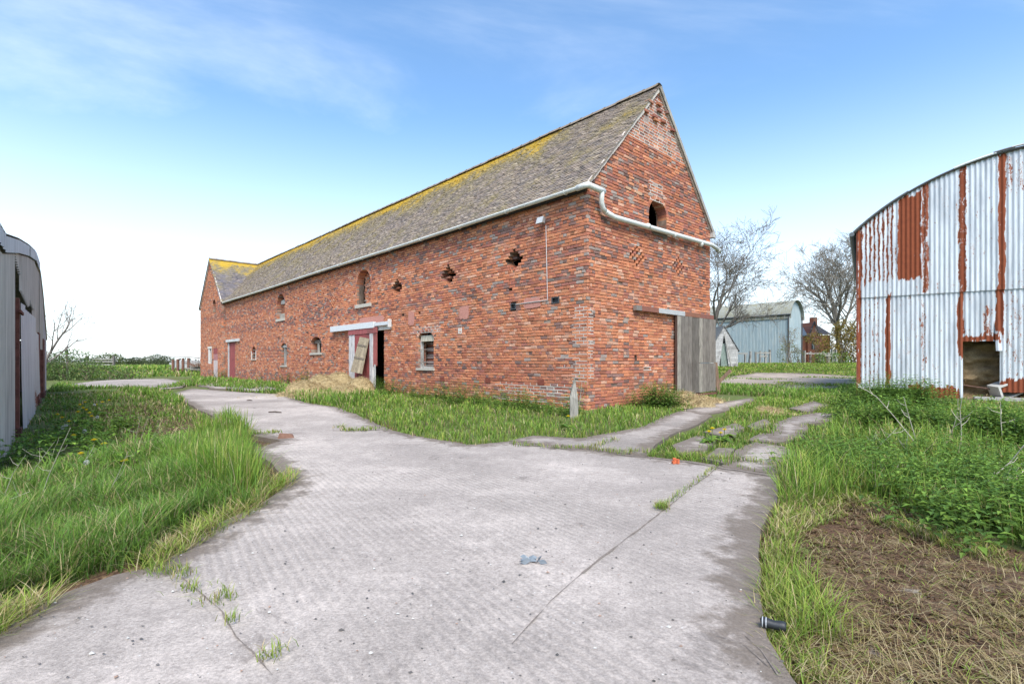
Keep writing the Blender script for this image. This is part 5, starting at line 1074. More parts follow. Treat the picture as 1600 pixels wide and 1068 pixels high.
# weeds in the joints and cracks of the yard
def tufts(name, pts, n, hm, r, pal, label, seed=0):
    out = []
    for px, py, s in pts: g = ground(px, py); m = int(n*s); q = g[:2]+rng.normal(0, r*math.sqrt(s), (m, 2)); out.append(q)
    p = np.concatenate(out); P = np.column_stack([p, np.full(len(p), .025)+gz(p[:, 0], p[:, 1])]); n_ = len(p)
    blades(name, P, hm*rng.uniform(.4, 1.3, n_), np.maximum(.004, .0013*p[:, 1]), np.abs(rng.normal(.7, .35, n_)), cols(n_, pal, .18, DRY), label, 2)
tufts('weeds', [(300,930,1),(345,948,1.3),(360,988,.5),(425,1045,.8),(270,905,1.2),(285,912,.8),(240,905,1)]+[(1035+random.gauss(0, 2), 800+random.gauss(0, 2), .6) for _ in range(4)]+[(1120-t*90, 733+t*70, .22) for t in np.linspace(0, 1, 16)], 60, .05, .035, YEL, 'small weeds in the cracks of the concrete yard')
tufts('weeds', [(x, 697+ (x-800)*.075+random.gauss(0, 1.5), random.uniform(.2, .9)) for x in range(800, 1200, 13)]+[(530+i*9, 674+random.gauss(0, 2), .7) for i in range(7)]+[(360+i*12, 682-i*.6, .8) for i in range(7)]+[(960-i*8, 690+i*2.6, .4) for i in range(6)], 40, .07, .06, YEL, 'weeds along the joints of the concrete before the barn')
# ------------------------------------------------------------------ leafy plants
def leafmesh(C, size, dirs, droop, col, V=None):
    """folded leaves at points C (n,3), pointing along dirs (n,3)"""
    n = len(C); d = dirs/np.maximum(np.linalg.norm(dirs, axis=1, keepdims=True), 1e-6); s_ = np.cross(d, [0, 0, 1.]); s_ = s_/np.maximum(np.linalg.norm(s_, axis=1, keepdims=True), 1e-6); up = np.cross(s_, d); L_ = size[:, None]
    V = np.stack([C, C+d*L_*.45-s_*L_*.27+up*L_*.10, C+d*L_-up*L_*droop[:, None], C+d*L_*.45+s_*L_*.27+up*L_*.10, C+d*L_*.5-up*L_*.03], 1)
    k = np.arange(n)[:, None]*5; return V.reshape(-1, 3), np.concatenate([k+[0, 4, 1], k+[1, 4, 2], k+[0, 3, 4], k+[4, 3, 2]]), np.concatenate([col, col*.92, col*1.05, col])
NETC = [(.095,.175,.028),(.13,.225,.036),(.17,.27,.045),(.080,.15,.03)]
def nettle(px, py, r, h, n, label, group, pal=NETC, Y=None, leaf=.075, name='nettle_clump', cat='nettles'):
    g = ground(px, py) if Y is None else np.array([*at(px, 565, Y)[:2], float(gz(*at(px, 565, Y)[:2]))]); o = empty(name, g); tag(o, label, cat, group)
    q = rng.normal(0, r*.55, (n, 2)); q = q[np.hypot(q[:, 0], q[:, 1]) < r*1.5]; n = len(q); hs = h*(1-.45*(np.hypot(q[:, 0], q[:, 1])/(r*1.3))**2)*rng.uniform(.55, 1.1, n); tl = q*.25+rng.normal(0, .04, (n, 2))
    Cs, ds, sz = [], [], []; mb = MB(); big = leaf > .1
    for i in range(n):
        m = max(3, int(hs[i]/.055)); a0 = random.random()*PI
        for j in range(1, m+1):
            t = j/m; p = (q[i, 0]+tl[i, 0]*t, q[i, 1]+tl[i, 1]*t, hs[i]*t)
            for s2 in (0, PI): a = a0+j*PI/2+s2+random.gauss(0, .25); Cs.append(p); ds.append((math.cos(a), math.sin(a), .25-random.random()*.5)); sz.append(leaf*(1.15-.55*t)*random.uniform(.7, 1.2))
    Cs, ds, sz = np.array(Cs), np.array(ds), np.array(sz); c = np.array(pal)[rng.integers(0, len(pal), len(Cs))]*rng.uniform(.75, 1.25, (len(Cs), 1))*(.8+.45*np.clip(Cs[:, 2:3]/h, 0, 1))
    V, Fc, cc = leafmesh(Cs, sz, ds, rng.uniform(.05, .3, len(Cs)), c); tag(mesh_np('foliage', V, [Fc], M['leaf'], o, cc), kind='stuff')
    st = MB(); 
    for i in range(0, n, 3): st.add([(q[i,0]-.004, q[i,1], 0), (q[i,0]+.004, q[i,1], 0), (q[i,0]+tl[i,0], q[i,1]+tl[i,1], hs[i])], [(0,1,2)], (.10,.14,.04))
    tag(st.build('stems', M['leaf'], o), kind='stuff'); return o
GB = 'nettles at the foot of the brick barn'
for px, py, r, h, n in ((800,637,.5,.5,90),(838,641,.45,.42,70),(722,628,.55,.62,85),(690,623,.4,.55,50),(760,632,.35,.42,40),(885,647,.4,.42,50),(612,615,.45,.6,60),(655,620,.4,.5,40),(592,611,.35,.55,34),(500,604,.5,.55,40)): nettle(px, py, r, h, n, 'dark green nettle clump against the long brick wall', GB)
nettle(1030, 634, .5, .62, 170, 'big leafy nettle clump on the gable wall beside the straw', None, leaf=.09); nettle(1002, 634, .35, .4, 40, 'small nettle clump between the barn corner and leafy clump', None)
for px, py, r, h, n in ((385,588,.8,1.0,30),(350,590,.6,.7,18),(425,594,.7,.6,26),(455,598,.6,.7,24),(480,602,.5,.7,20)): nettle(px, py, r, h, n, 'tall weeds at the far end of the long wall', 'weeds along the far wall', leaf=.13, name='weed_clump', cat='weeds')
GR2 = 'nettles on the bank below the rusty barn'
for px, py, r, h, n in ((1320,735,.45,.34,75),(1385,760,.5,.36,90),(1440,765,.5,.38,90),(1500,780,.5,.38,90),(1560,800,.5,.36,80),(1600,830,.5,.36,80),(1290,725,.4,.28,55),(1360,715,.5,.34,70),(1440,715,.55,.36,75),(1520,730,.5,.38,75),(1590,755,.5,.38,75),(1480,820,.35,.3,50),(1545,842,.35,.3,45),(1650,800,.5,.36,60)): nettle(px, py, r, h, n, 'leafy green nettles among grass on the bank', GR2)
GR3 = 'nettles at the foot of the rusty barn'
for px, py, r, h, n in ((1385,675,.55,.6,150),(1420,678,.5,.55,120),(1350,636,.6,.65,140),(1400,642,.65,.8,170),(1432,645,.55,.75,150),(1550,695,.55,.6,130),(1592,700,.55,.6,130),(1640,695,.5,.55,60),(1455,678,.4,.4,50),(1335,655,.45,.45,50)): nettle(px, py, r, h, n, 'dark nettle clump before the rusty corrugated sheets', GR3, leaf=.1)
GL = 'leafy weeds on the left verge'
for px, py, r, h, n in ((185,672,.35,.3,35),(100,690,.4,.28,40),(60,720,.4,.3,40),(250,690,.3,.22,30),(150,700,.35,.25,36),(195,735,.3,.22,36),(110,640,.5,.3,36)): nettle(px, py, r, h, n, 'broad leafy weeds between the dandelions and shed', GL, pal=GRN, leaf=.1, name='weed_clump', cat='weeds')
# ------------------------------------------------------------------ dandelions
def dandelion(px, py, kind, label, group):
    g = ground(px, py+random.uniform(14, 22)); ztop = at(px, py, g[1])[2]; h = max(.12, ztop-g[2]); o = empty('dandelion', g); tag(o, label, 'dandelion', group)
    n = 9; a = rng.uniform(0, 2*PI, n); C = np.zeros((n, 3)); ds = np.stack([np.cos(a), np.sin(a), rng.uniform(.2, .7, n)], 1); V, Fc, cc = leafmesh(C+[0, 0, .02], rng.uniform(.12, .2, n), ds, rng.uniform(.3, .6, n), cols(n, GRN)); mesh_np('leaves', V, [Fc], M['leaf'], o, cc)
    mb = MB(); mb.tube([(0, 0, 0), (random.gauss(0, .01), 0, h*.5), (0, 0, h)], .005, 5, (.25,.30,.10)); mb.build('stem', M['leaf'], o); R_ = .036 if kind == 'flower' else .025
    mb = MB()
    if kind == 'flower':
        for ring, (r_, zz_) in enumerate(((R_, .0), (R_*.7, .008), (R_*.4, .013))):
            m = 14-3*ring
            for i in range(m): t = 2*PI*i/m+ring; c_, s_ = math.cos(t), math.sin(t); mb.add([(0, 0, h+zz_*.4-.006), (r_*c_-.006*s_, r_*s_+.006*c_, h+zz_+.004), (r_*c_+.006*s_, r_*s_-.006*c_, h+zz_+.004)], [(0, 1, 2)], (.80, .60, .015))
        mb.tube([(0, 0, h-.014), (0, 0, h)], [.006, .014], 7, (.35,.36,.06))
    else:
        for i in range(60): d = Vector((random.gauss(0, 1), random.gauss(0, 1), random.gauss(0, 1))).normalized(); t_ = d.orthogonal().normalized()*.006; b = Vector((0, 0, h)); mb.add([b+d*.004, b+d*R_+t_, b+d*R_-t_], [(0, 1, 2)], (.62,.62,.60))
    mb.build('flower_head', M['leaf'], o)
for p in ((133,628),(125,632),(170,625),(160,628),(90,647),(135,640),(140,645),(108,658),(115,680),(147,687),(163,695),(127,712),(195,724),(130,637),(150,632),(97,652),(143,650),(122,643)): dandelion(*p, 'flower', 'yellow dandelion on the verge by the grey shed', 'dandelions on the left verge')
for p in ((103,664),(148,632),(132,673),(152,651),(135,722),(98,668)): dandelion(*p, 'clock', 'white dandelion seed head on the verge by the shed', 'dandelion clocks on the left verge')
for p in ((1113,669),(1132,671),(1108,674),(1126,676)): dandelion(*p, 'flower', 'yellow dandelion in the grass between the broken slabs', 'dandelions between the slabs')
dandelion(888, 650, 'flower', 'lone yellow dandelion below the barn corner', None)
# ------------------------------------------------------------------ dead stalks
def stalk(pts, label, r=.006, twigs=3, c=(.52,.46,.38), group=None, Yb=None, lift=.0):
    """pts: photo pixels from the foot up; the stalk stands at the ground point of its foot"""
    g = ground(*pts[0]); Y = g[1] if Yb is None else Yb; o = empty('dead_stalk', g); tag(o, label, 'dead stalk', group); P = [Vector(at(x, y, Y-.08*i))-Vector(g) for i, (x, y) in enumerate(pts)]; P[0].z = -.02
    mb = MB(); mb.tube(P, list(np.linspace(r, r*.5, len(P))), 5, c); mb.build('stem', M['bark'], o)
    for k in range(twigs):
        t = random.uniform(.35, .95)*(len(P)-1); i = min(int(t), len(P)-2); b = P[i].lerp(P[i+1], t-i); d = Vector((random.gauss(0, 1), random.gauss(0, .6), random.uniform(.2, 1))).normalized(); l = random.uniform(.06, .16); mb = MB(); mb.tube([b, b+d*l*.6, b+d*l+Vector((0, 0, .03))], [r*.5, r*.4, r*.25], 4, c); mb.build('twig', M['bark'], o)
GS = 'dead stalks on the right bank'
for pts, r in (([(1440,712),(1425,685),(1395,648),(1370,620),(1352,608)], .008), ([(1444,715),(1432,690),(1420,650),(1412,620)], .007), ([(1502,708),(1502,670),(1500,640),(1503,622)], .008), ([(1497,684),(1496,650),(1497,622)], .007), ([(1483,700),(1485,680),(1492,660)], .007), ([(1512,765),(1540,755),(1580,720),(1600,695)], .008), ([(1535,765),(1570,750),(1605,738)], .007), ([(1568,705),(1564,660),(1563,628)], .007), ([(1358,712),(1380,690),(1402,668)], .007), ([(1365,710),(1364,690),(1366,680)], .005), ([(1585,700),(1586,670),(1585,655)], .006), ([(1360,756),(1380,750),(1406,744)], .007), ([(1418,720),(1417,700),(1416,685)], .005), ([(1400,640),(1420,622),(1438,611)], .008)): stalk(pts, 'pale dead stalk standing among the nettles on the right bank', r*.8, group=GS)
GS2 = 'dead stalks on the left verge'
for pts, r in (([(60,790),(75,745),(95,700),(110,668)], .006), ([(10,805),(15,780),(45,768)], .005), ([(160,785),(185,740),(200,705)], .005), ([(205,715),(215,670),(222,645)], .003), ([(215,720),(222,680),(232,650)], .003), ([(228,712),(240,680),(256,650)], .003), ([(75,740),(85,700),(90,690)], .005), ([(120,740),(135,715),(140,700)], .005), ([(0,790),(20,740),(40,710)], .005), ([(35,770),(55,730),(85,690)], .004)): stalk(pts, 'thin dead stalk rising from the grass by the grey shed', r*.55, group=GS2, twigs=2)
# ------------------------------------------------------------------ straw heaps
def heap(name, px, py, lobes, label, nst, mat='strawheap', pal=STR, cat='straw', res=44):
    g = ground(px, py); o = empty(name, g); tag(o, label, cat); L_ = np.array(lobes); lo = (L_[:, :2]-L_[:, 2:3]).min(0)-.2; hi = (L_[:, :2]+L_[:, 2:3]).max(0)+.2
    X, Y = np.meshgrid(np.linspace(lo[0], hi[0], res), np.linspace(lo[1], hi[1], res))
    def hf(X, Y):
        Z = -.05+0*X
        for x, y, r, h in lobes: d2 = ((X-x)**2+(Y-y)**2)/(r*r); Z = np.maximum(Z, h*np.sqrt(np.maximum(0, 1-d2*(1+.5*(fbm(X*4, Y*4, 3)-.5)))))
        return Z+np.where(Z > 0, .07*(fbm(X*7, Y*7, 5)-.5), 0)
    Z = hf(X, Y); V = np.stack([X, Y, Z], -1).reshape(-1, 3); i = (np.arange(res-1)[None]+np.arange(res-1)[:, None]*res).ravel(); Q = np.stack([i, i+1, i+res+1, i+res], 1); Q = Q[(V[Q][:, :, 2] > -.04).any(1)]
    mesh_np('mound', V, [Q], M[mat], o, smoothf=True)
    def pos(n): p = rng.uniform(lo-.15, hi+.15, (n*4, 2)); z = hf(p[:, 0], p[:, 1]); k = (z > .0) | (rng.random(n*4) < .035); p = p[k][:n]; return np.column_stack([p, np.maximum(hf(p[:, 0], p[:, 1]), .02)+rng.uniform(0, .02, len(p))])
    fuzz('strands', nst, pos, .15, .0035, pal, o, .8); return o
def at_rel(px, py, b): g = ground(px, py); return g[0]-b[0], g[1]-b[1]
b0 = ground(515, 607)
def lob(px, py, r, h): x, y = at_rel(px, py, b0); return (x, y, r, h)
heap('straw_heap', 515, 607, [lob(552,603,.8,.85),(*lob(572,603,.6,.45)[:3],.8),lob(530,609,.62,.68),lob(562,612,.55,.52),lob(503,610,.6,.60),lob(515,612,.5,.45),lob(478,614,.7,.42),lob(540,616,.5,.34),lob(462,618,.6,.10),lob(490,620,.7,.10)], 'golden straw spilling from the sliding door of the barn', 16000)
b0 = ground(1075, 634); heap('straw_heap', 1075, 634, [lob(1068,630,.42,.3),lob(1085,633,.36,.22),lob(1098,635,.3,.14)], 'pinkish straw heap at the foot of the plank door', 2200)
b0 = ground(1107, 630); heap('straw_heap', 1108, 629, [lob(1103,629,.3,.12),lob(1115,630,.25,.09)], 'small straw heap just beyond the plank door corner', 1000)
b0 = ground(1203, 645); heap('straw_heap', 1203, 645, [lob(1203,645,.26,.10)], 'small straw tuft among the broken slabs', 700)
# ------------------------------------------------------------------ trees and shrubs
def tree(name, loc, h, label, seed, spread=.62, levels=5, r0=.22, barkc=(.20,.175,.145), buds=1500, budc=((.20,.13,.07),(.22,.20,.08)), bud=.10, first=.28, group=None, lean=(0, 0), nmain=9, droop=0.):
    R = random.Random(seed); o = empty(name, loc); tag(o, label, 'tree', group); thick = MB(); thin = MB(); tips = []
    def grow(p, d, l, r, lev):
        n = 4 if lev < 2 else 3; pts = [p]; rad = [r]; cur = Vector(p); dd = Vector(d)
        for i in range(n):
            dd = (dd+Vector((R.gauss(0, .13), R.gauss(0, .13), R.gauss(.05-droop*lev, .09)))).normalized(); cur = cur+dd*l/n; pts.append(cur.copy()); rad.append(max(r*(1-.55*(i+1)/n), h*.0011))
        (thick if lev < 2 else thin).tube(pts, rad, 7 if lev == 0 else (5 if lev < 3 else 3), tone(barkc, .85, 1.15), cap=False)
        if lev >= levels-2: tips.extend(pts[1:])
        if lev >= levels: return
        m = nmain if lev == 0 else (5 if lev == 1 else 4)
        for i in range(m):
            t = (first+(1-first)*(i+.6)/m) if lev == 0 else R.uniform(.25, 1.); k = min(n-1, int(t*n)); q = pts[k].lerp(pts[k+1], t*n-k); ax = (pts[k+1]-pts[k]).normalized(); sd_ = ax.orthogonal().normalized(); sd_.rotate(Matrix.Rotation(i*2.4+R.uniform(-.5, .5), 3, ax)); ang = R.uniform(.45, .95) if lev else R.uniform(.5, .95)*(1.1-.5*t)
            nd = (ax*math.cos(ang)+sd_*math.sin(ang)).normalized(); grow(q, nd, l*(spread*R.uniform(.75, 1.15))*(1.15-.45*t if lev == 0 else 1), rad[k]*R.uniform(.45, .62), lev+1)
    grow(Vector((0, 0, -.2)), Vector((lean[0], lean[1], 1)).normalized(), h*.62, r0, 0)
    thick.build('trunk', M['bark'], o, True); cr_ = thin.build('crown', M['bark'], o)
    if buds:
        T = np.array([tuple(t) for t in R.sample(tips, min(buds, len(tips)))]); n = len(T); T = T+rng.normal(0, .05, (n, 3)); c = np.array(budc)[rng.integers(0, len(budc), n)]*rng.uniform(.7, 1.2, (n, 1)); V, Fc, cc = leafmesh(T, rng.uniform(.6, 1.4, n)*bud, rng.normal(0, 1, (n, 3)), rng.uniform(0, .3, n), c); tag(mesh_np('buds', V, [Fc], M['leaf'], cr_, cc), kind='stuff')
    return o
g3 = lambda px, Y: (*at(px, 565, Y)[:2], float(gz(*at(px, 565, Y)[:2])))
tree('bare_tree', g3(1317, 60), 14.5, 'tall bare tree rising behind the yellow shrub', 11, spread=.66, r0=.40, buds=3500, nmain=12)
tree('budding_tree', g3(1096, 46), 11.5, 'budding tree behind the barn gable corner', 23, spread=.66, r0=.26, buds=2600, nmain=9, first=.2, barkc=(.17,.15,.13))
tree('dead_tree', g3(58, 30), 6.0, 'leafless tree behind the grey cement sheet shed', 31, spread=.62, levels=3, r0=.09, buds=0, nmain=7, lean=(.25, 0), barkc=(.22,.19,.17))
tree('bare_bush', g3(86, 34), 2.6, 'small bare bush above the bramble mound', 37, spread=.6, levels=3, r0=.03, buds=60, nmain=7, bud=.06)
tree('young_tree', g3(1231, 46), 3.6, 'young tree with reddish leaves before the blue grey barn', 41, spread=.6, levels=3, r0=.05, buds=400, bud=.11, budc=((.30,.20,.05),(.28,.13,.06),(.2,.2,.05)), nmain=9)
tree('sapling', ground(898, 645), 1.25, 'thin sapling growing against the barn corner', 43, spread=.4, levels=2, r0=.016, buds=30, bud=.05, budc=((.30,.32,.05),), nmain=5, barkc=(.30,.27,.22))
def shrub(name, loc, lobes, n, leaf, pal, label, cat, group=None, stem=True):
    o = empty(name, loc); tag(o, label, cat, group); L_ = np.array(lobes, float); w_ = L_[:, 3]*L_[:, 4]; which = rng.choice(len(L_), n, p=w_/w_.sum()); L1 = L_[which]; d = rng.normal(0, 1, (n, 3)); d /= np.linalg.norm(d, axis=1, keepdims=True); rr_ = rng.uniform(.45, 1.06, n)**.6; C = L1[:, :3]+d*rr_[:, None]*L1[:, [3, 3, 4]]; f = fbm(C[:, 0]*2.1+C[:, 2], C[:, 1]*2.1+C[:, 2]*1.7, 5); k = (f > .33) & (C[:, 2] > 0.); C = C[k]; d = d[k]; n = len(C)
    c = np.array(pal)[rng.integers(0, len(pal), n)]*rng.uniform(.7, 1.25, (n, 1))*(.75+.6*fbm(C[:, 0]*1.3, C[:, 2]*1.6, 8))[:, None]; V, Fc, cc = leafmesh(C, leaf*rng.uniform(.6, 1.4, n), d+rng.normal(0, .8, (n, 3)), rng.uniform(0, .3, n), c); tag(mesh_np('foliage', V, [Fc], M['leaf'], o, cc), kind='stuff')
    if stem:
        mb = MB()
        for x, y, z, r, h in lobes: 
            for j in range(5): mb.tube([(x+random.gauss(0, .15), y+random.gauss(0, .15), -.1), (x+random.gauss(0, r*.25), y, z*.7+.1), (x+random.gauss(0, r*.5), y+random.gauss(0, r*.3), z+h*.7)], [.03, .02, .008], 4, (.16,.12,.09), cap=False)
        tag(mb.build('stems', M['bark'], o), kind='stuff')
    return o
shrub('yellow_shrub', g3(1312, 55), [(-1.2,0,1.2,1.3,1.2),(.3,0,2.2,1.6,2.0),(1.6,0,1.6,1.6,1.6),(.8,.3,3.6,1.2,1.2),(-2.6,0,2.7,1.1,.6),(2.6,.3,2.8,1.3,1.6)], 9000, .2, [(.33,.24,.05),(.28,.20,.06),(.24,.23,.05),(.20,.13,.05)], 'yellow brown leafy shrub round the foot of the bare tree', 'shrub')
shrub('green_bush', g3(1292, 46), [(0,0,.5,.9,.7),(1.2,0,.45,.9,.6),(-.7,0,.4,.6,.5)], 2200, .11, NETC+GRN, 'round green bush in front of the picket fence', 'bush')
shrub('red_bush', g3(1276, 49), [(0,0,.6,.8,.7)], 600, .1, [(.16,.07,.04),(.20,.12,.05)], 'small reddish bush before the brick house', 'bush')
shrub('green_bush', g3(1232, 49), [(0,0,1.0,1.0,1.1),(.9,0,.7,.7,.8)], 1400, .12, [(.10,.14,.03),(.2,.18,.05),(.14,.16,.04)], 'leafy bush against the corner of the blue grey barn', 'bush')
BR = [(.10,.17,.05),(.14,.21,.06),(.08,.14,.045),(.18,.22,.08)]
shrub('bramble', g3(120, 31), [(-2.6,0,.7,1.5,1.1),(-1.0,.4,.6,1.4,.9),(.6,0,.45,1.3,.7),(1.9,.3,.35,1.1,.55),(-1.8,1.5,.9,1.6,1.0),(2.9,.6,.25,.8,.4)], 9000, .12, BR, 'bramble mound beyond the grey shed', 'bramble')
shrub('far_bush', g3(168, 100), [(0,0,1.3,2.1,1.5),(1.4,.2,1.2,1.7,1.3),(-1.5,0,.9,1.5,1.1)], 2600, .32, [(.13,.17,.05),(.18,.21,.07),(.10,.13,.045)], 'rounded olive green tree beyond the bramble mound', 'tree')
hg = shrub('hedge', g3(232, 118), [(x, 0, .5, 1.2, .75) for x in np.arange(-10, 11, 1.3)], 6000, .3, [(.07,.095,.035),(.10,.12,.05),(.06,.08,.03)], 'dark clipped hedge across the far field', 'hedge', stem=False)
for px, Y, s, lab in ((212, 260, 1.0, 'pale distant tree beyond the dark hedge'), (246, 230, 1.3, 'broad spreading distant tree above the hedge')): shrub('far_tree', g3(px, Y), [(0,0,2.0*s,2.6*s,1.4*s),(2.8*s,0,1.7*s,2.2*s,1.2*s),(-2.7*s,0,1.6*s,2.2*s,1.1*s)], 1500, .6, [(.11,.13,.07),(.14,.16,.08)], lab, 'tree')
fx = np.linspace(-1500, 1200, 140); wl = shrub('far_woods', (-900, 1500, 0), [(x, random.uniform(-40, 40), 2, random.uniform(14, 26), random.uniform(3, 8)) for x in np.arange(-900, 1500, 32)], 5000, 9., [(.12,.15,.12),(.15,.18,.14)], 'distant line of trees on the horizon', 'woods', stem=False); wl['kind'] = 'stuff'
# ------------------------------------------------------------------ things beyond the far end of the barn
po = empty('leaning_pole', g3(106, 36)); tag(po, 'thin dark pole leaning above the bramble mound', 'pole'); mb = MB(); mb.bar((0, 0, -.2), (-.12, 0, 2.15), .09, .09, (.17,.15,.14)); mb.build('shaft', M['wood'], po); mb = MB(); mb.tube([(-.08, 0, 1.4), (-1.2, -.2, 1.75), (-1.8, -.3, 1.9)], .012, 4, (.2,.18,.17)); mb.build('wire', M['metal'], po)
po = empty('field_gate', g3(150, 60)); tag(po, 'old timber field gate between posts beyond the bramble', 'gate')
for x in (-1.0, 2.1): mb = MB(); mb.box((x-.1, -.1, -.2), (x+.1, .1, 1.35), (.16,.14,.125)); mb.build('post', M['wood'], po)
for z in (.35, .7, 1.0): mb = MB(); mb.bar((-1.0, -.11, z), (2.1, -.11, z-.05), .05, .12, (.33,.31,.29)); mb.build('rail', M['wood'], po)
bw_ = empty('block_wall', g3(292, 48)); tag(bw_, 'low grey block wall behind rusty posts at the barn end', 'wall')
for r_ in range(4):
    for c_ in range(7): mb = MB(); mb.box((-1.6+c_*.46+(.2 if r_ % 2 else 0), -.1, r_*.225), (-1.15+c_*.46+(.2 if r_ % 2 else 0), .1, r_*.225+.215), tone((.38,.38,.38), .85, 1.15)); mb.build('block', M['attr'], bw_)
for i, px in enumerate((270.5, 278, 286, 294.5)):
    x, y, z = g3(px, 45.5); mb = MB(); mb.box((-.09, -.07, -.2), (.09, .07, 1.05+.05*i), (.17,.085,.06)); o = mb.build('rusty_post', M['rustm']); o.location = (x, y, z); tag(o, 'rusty steel post before the low block wall', 'post', 'rusty posts at the barn end')
lp = empty('log_pile', g3(312, 45)); tag(lp, 'pile of grey timbers against the barn end', 'timber pile')
for k in range(16): mb = MB(); z = .08+.11*(k//3); mb.bar((random.uniform(-1.2, -.6), random.uniform(-.5, .5), z), (random.uniform(.4, 1.1), random.uniform(-.5, .5), z+random.uniform(-.04, .25)), .1, .08, tone((.30,.27,.24), .7, 1.2)); mb.build('timber', M['wood'], lp)
bt = empty('fallen_branches', g3(310, 44)); tag(bt, 'reddish tangled branches over the timber pile', 'branches'); mb = MB()
for k in range(26): a = Vector((random.gauss(0, .4), random.gauss(0, .3), .5)); b = a+Vector((random.gauss(-.2, .6), random.gauss(0, .3), random.uniform(.2, .8))); mb.tube([a, a.lerp(b, .5)+Vector((0, 0, .1)), b], [.02, .014, .006], 4, (.19,.10,.07))
tag(mb.build('twigs', M['bark'], bt), kind='stuff'); mb = MB(); mb.tube([(-2.7, 0, 1.35), (-.8, 0, 1.35), (.1, 0, 1.25)], [.02, .035, .05], 5, (.3,.27,.25)); mb.build('branch', M['bark'], bt)
# ------------------------------------------------------------------ loose things about the yard
# old plank door leaning on the sliding door
pts = [(563,526),(577,529),(566,584),(548.5,580.5)]; oo = [.16, .16, .46, .46]; q = []
for (x, y), o_ in zip(pts, oo): s_, z_ = W(x, y, o_); q.append(Vector((-o_, s_, z_)))
pn = empty('old_panel', (0, 0, 0)); pn.matrix_world = Matrix.Translation((C0[0], C0[1], 0)) @ Matrix.Rotation(ANG, 4, 'Z'); tag(pn, 'worn brown ledged door leaning on the red sliding door', 'old door')
nrm = (q[1]-q[0]).cross(q[3]-q[0]).normalized(); nrm = nrm if nrm.x < 0 else -nrm; PB = (.36,.29,.20)
for k in range(5):
    a, b = k/5+.006, (k+1)/5-.006; f = lambda s, t: (q[0].lerp(q[1], s)).lerp(q[3].lerp(q[2], s), t); P = [f(a, 0), f(b, 0), f(b, 1), f(a, 1)]; mb = MB(); mb.add([p for p in P]+[p+nrm*.03 for p in P], [(0,1,2,3),(7,6,5,4),(0,4,5,1),(1,5,6,2),(2,6,7,3),(3,7,4,0)], tone(PB, .8, 1.15)); mb.build('plank', M['wood'], pn)
for t in (.2, .56): 
    P = [f(.02, t), f(.98, t), f(.98, t+.05), f(.02, t+.05)]; mb = MB(); mb.add([p+nrm*.031 for p in P]+[p+nrm*.05 for p in P], [(0,1,2,3),(7,6,5,4),(0,4,5,1),(1,5,6,2),(2,6,7,3),(3,7,4,0)], (.2,.16,.12)); mb.build('ledge', M['wood'], pn)
# broken post at the barn corner
g = ground(897, 652); po = empty('broken_post', g); tag(po, 'grey splintered timber post before the barn corner', 'post'); mb = MB(); mb.add([(-.08,-.05,-.1),(.08,-.05,-.1),(.08,.06,-.1),(-.08,.06,-.1),(-.085,-.05,.42),(.07,-.05,.36),(.07,.05,.38),(-.08,.05,.45),(-.0,-.02,.80),(.025,.02,.76)], [(0,1,5,4),(1,2,6,5),(2,3,7,6),(3,0,4,7),(4,5,9,8),(5,6,9),(6,7,8,9),(7,4,8)], (.27,.25,.22)); mb.build('stump', M['wood'], po)
# crossed boards beyond the plank door
g = ground(1123, 614); for_b = empty('crossed_boards', g); tag(for_b, 'two brown boards crossed beyond the plank door', 'boards')
for p, q_ in (((1123,612),(1118,566)),((1116,603),(1142,578))): a = Vector(at(*p, g[1]))-Vector(g); b = Vector(at(*q_, g[1]+.05))-Vector(g); mb = MB(); mb.bar(a, b, .12, .03, (.20,.13,.09), up=(0,1,0)); mb.build('board', M['wood'], for_b)
# small litter on the concrete
ZC = .016
g = ground(1209, 990); cn_ = empty('crushed_can', (g[0], g[1], ZC+.032), -.5); tag(cn_, 'crushed black drink can at the concrete edge', 'can')
mb = MB(); mb.tube([(-.075,0,0),(-.062,0,.004),(-.03,.004,0),(0,-.006,.002),(.03,.003,0),(.06,0,.003),(.072,0,.003)], [.024,.032,.031,.027,.030,.032,.025], 12, (.02,.022,.026)); mb.build('body', M['metal'], cn_, True)
for x in (-.066, -.045): mb = MB(); mb.tube([(x-.003,0,.003),(x+.003,0,.003)], .0335, 12, (.42,.43,.45)); mb.build('band', M['metal'], cn_, True)
cn_.scale = (.62, .62, .62); cn_.location.z = ZC+.02
g = ground(833, 886); mb = MB(); R_ = random.Random(3)
for k in range(9): c = Vector((R_.gauss(0, .03), R_.gauss(0, .02), ZC+.012)); a = Vector((R_.gauss(0, 1), R_.gauss(0, 1), R_.gauss(0, .5))).normalized()*.03; b = Vector((R_.gauss(0, 1), R_.gauss(0, 1), R_.gauss(0, .7))).normalized()*.022; mb.add([c+a, c+b, c-a, c-b, c+Vector((0, 0, .014))], [(0,1,4),(1,2,4),(2,3,4),(3,0,4)], (.20,.23,.26))
o = mb.build('crumpled_foil', M['metal']); o.location = (g[0], g[1], 0); tag(o, 'scrap of crumpled silver foil on the concrete yard', 'litter')
g = ground(1058, 726); mb = MB()
for k in range(6): mb.box((-.05+k*.02, -.02+.02*(k % 2), 0), (-.025+k*.02, .03, .025+.012*(k % 3)), (.55,.14,.06), Matrix.Rotation(.3*k, 4, 'Z'))
o = mb.build('orange_scrap', M['attr']); o.location = (g[0], g[1], ZC-.002); tag(o, 'orange plastic scrap at the far slab edge', 'litter')
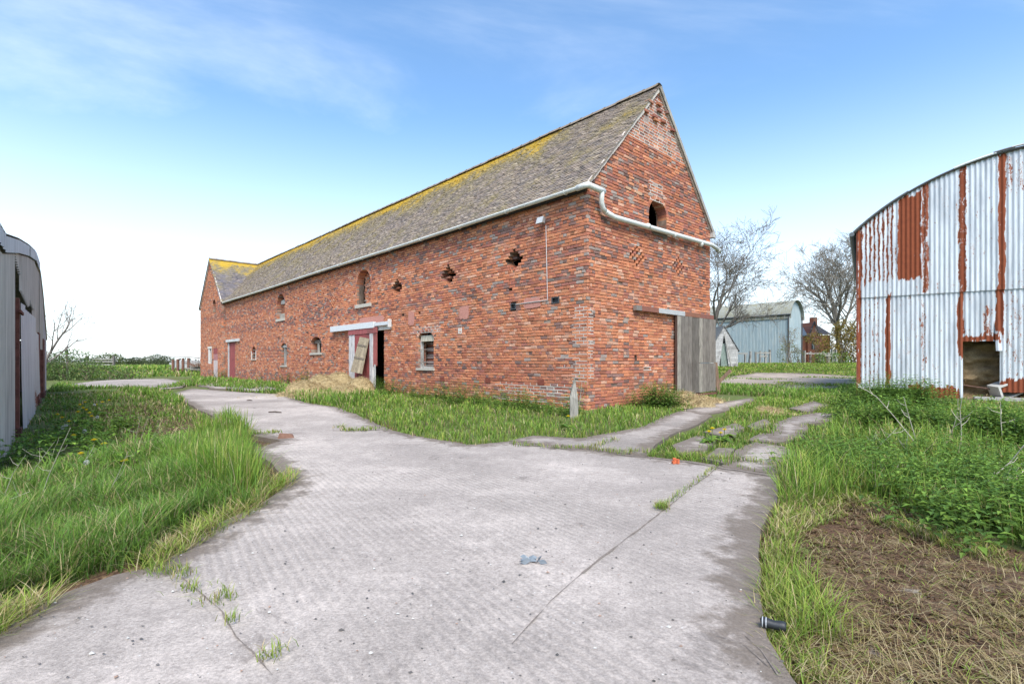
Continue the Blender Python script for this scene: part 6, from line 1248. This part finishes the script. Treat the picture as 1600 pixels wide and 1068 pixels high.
g = ground(447, 685); mb = MB(); mb.add([(-.11,-.05,0),(.11,-.055,0),(.10,.055,0),(-.1,.05,0),(-.09,-.04,.065),(.06,-.045,.06),(.09,.03,.045),(-.08,.04,.07)], [(0,1,5,4),(1,2,6,5),(2,3,7,6),(3,0,4,7),(4,5,6,7)], (.22,.12,.085)); o = mb.build('brick_fragment', M['brick']); o.location = (g[0], g[1], ZC-.004); o.rotation_euler = (0, 0, .4); tag(o, 'broken brick lying beside the left verge', 'brick')
for px, py, l, lab in ((430,646,.34,'short dark stick lying on the far concrete'),(390,627,.2,'dark wood chip lying near the grassy lane'),):
    g = ground(px, py); mb = MB(); mb.tube([(-l/2,0,0),(-l*.1,.02,.01),(l/2,-.01,.005)], [.012,.016,.01], 6, (.08,.06,.05)); o = mb.build('stick', M['bark']); o.location = (g[0], g[1], ZC+.012); o.rotation_euler = (0, 0, -.3); tag(o, lab, 'stick')
# scattered grit
def stones(name, n, poly, smin, smax, label, pal):
    lo, hi = poly.min(0), poly.max(0); p = rng.uniform(lo, hi, (n*30, 2)); k = rng.random(len(p)) < (2./np.maximum(p[:, 1], 2))**1.6; p = p[k]; p = p[inpoly(p, poly)][:n]; n = len(p); base = np.array([(1,0,0),(0,1,0),(-1,0,0),(0,-1,0),(0,0,1),(0,0,-.3)], float); s = rng.uniform(smin, smax, n)*rng.uniform(.6, 1.5, n)
    V = base[None]*s[:, None, None]*rng.uniform(.6, 1.3, (n, 6, 1))*[1, .8, .6]+np.column_stack([p, np.full(n, ZC)])[:, None]; k = np.arange(n)[:, None]*6; Fs = np.concatenate([k+list(t) for t in ((0,1,4),(1,2,4),(2,3,4),(3,0,4))]); c = np.array(pal)[rng.integers(0, len(pal), n)]; tag(mesh_np(name, V.reshape(-1, 3), [Fs], M['attr'], None, np.concatenate([c]*4)), label, 'gravel', kind='stuff')
stones('loose_grit', 1100, main, .003, .0085, 'loose grit and pebbles on the concrete yard', [(.10,.09,.085),(.16,.14,.13),(.5,.48,.45),(.08,.075,.07),(.3,.2,.15)])
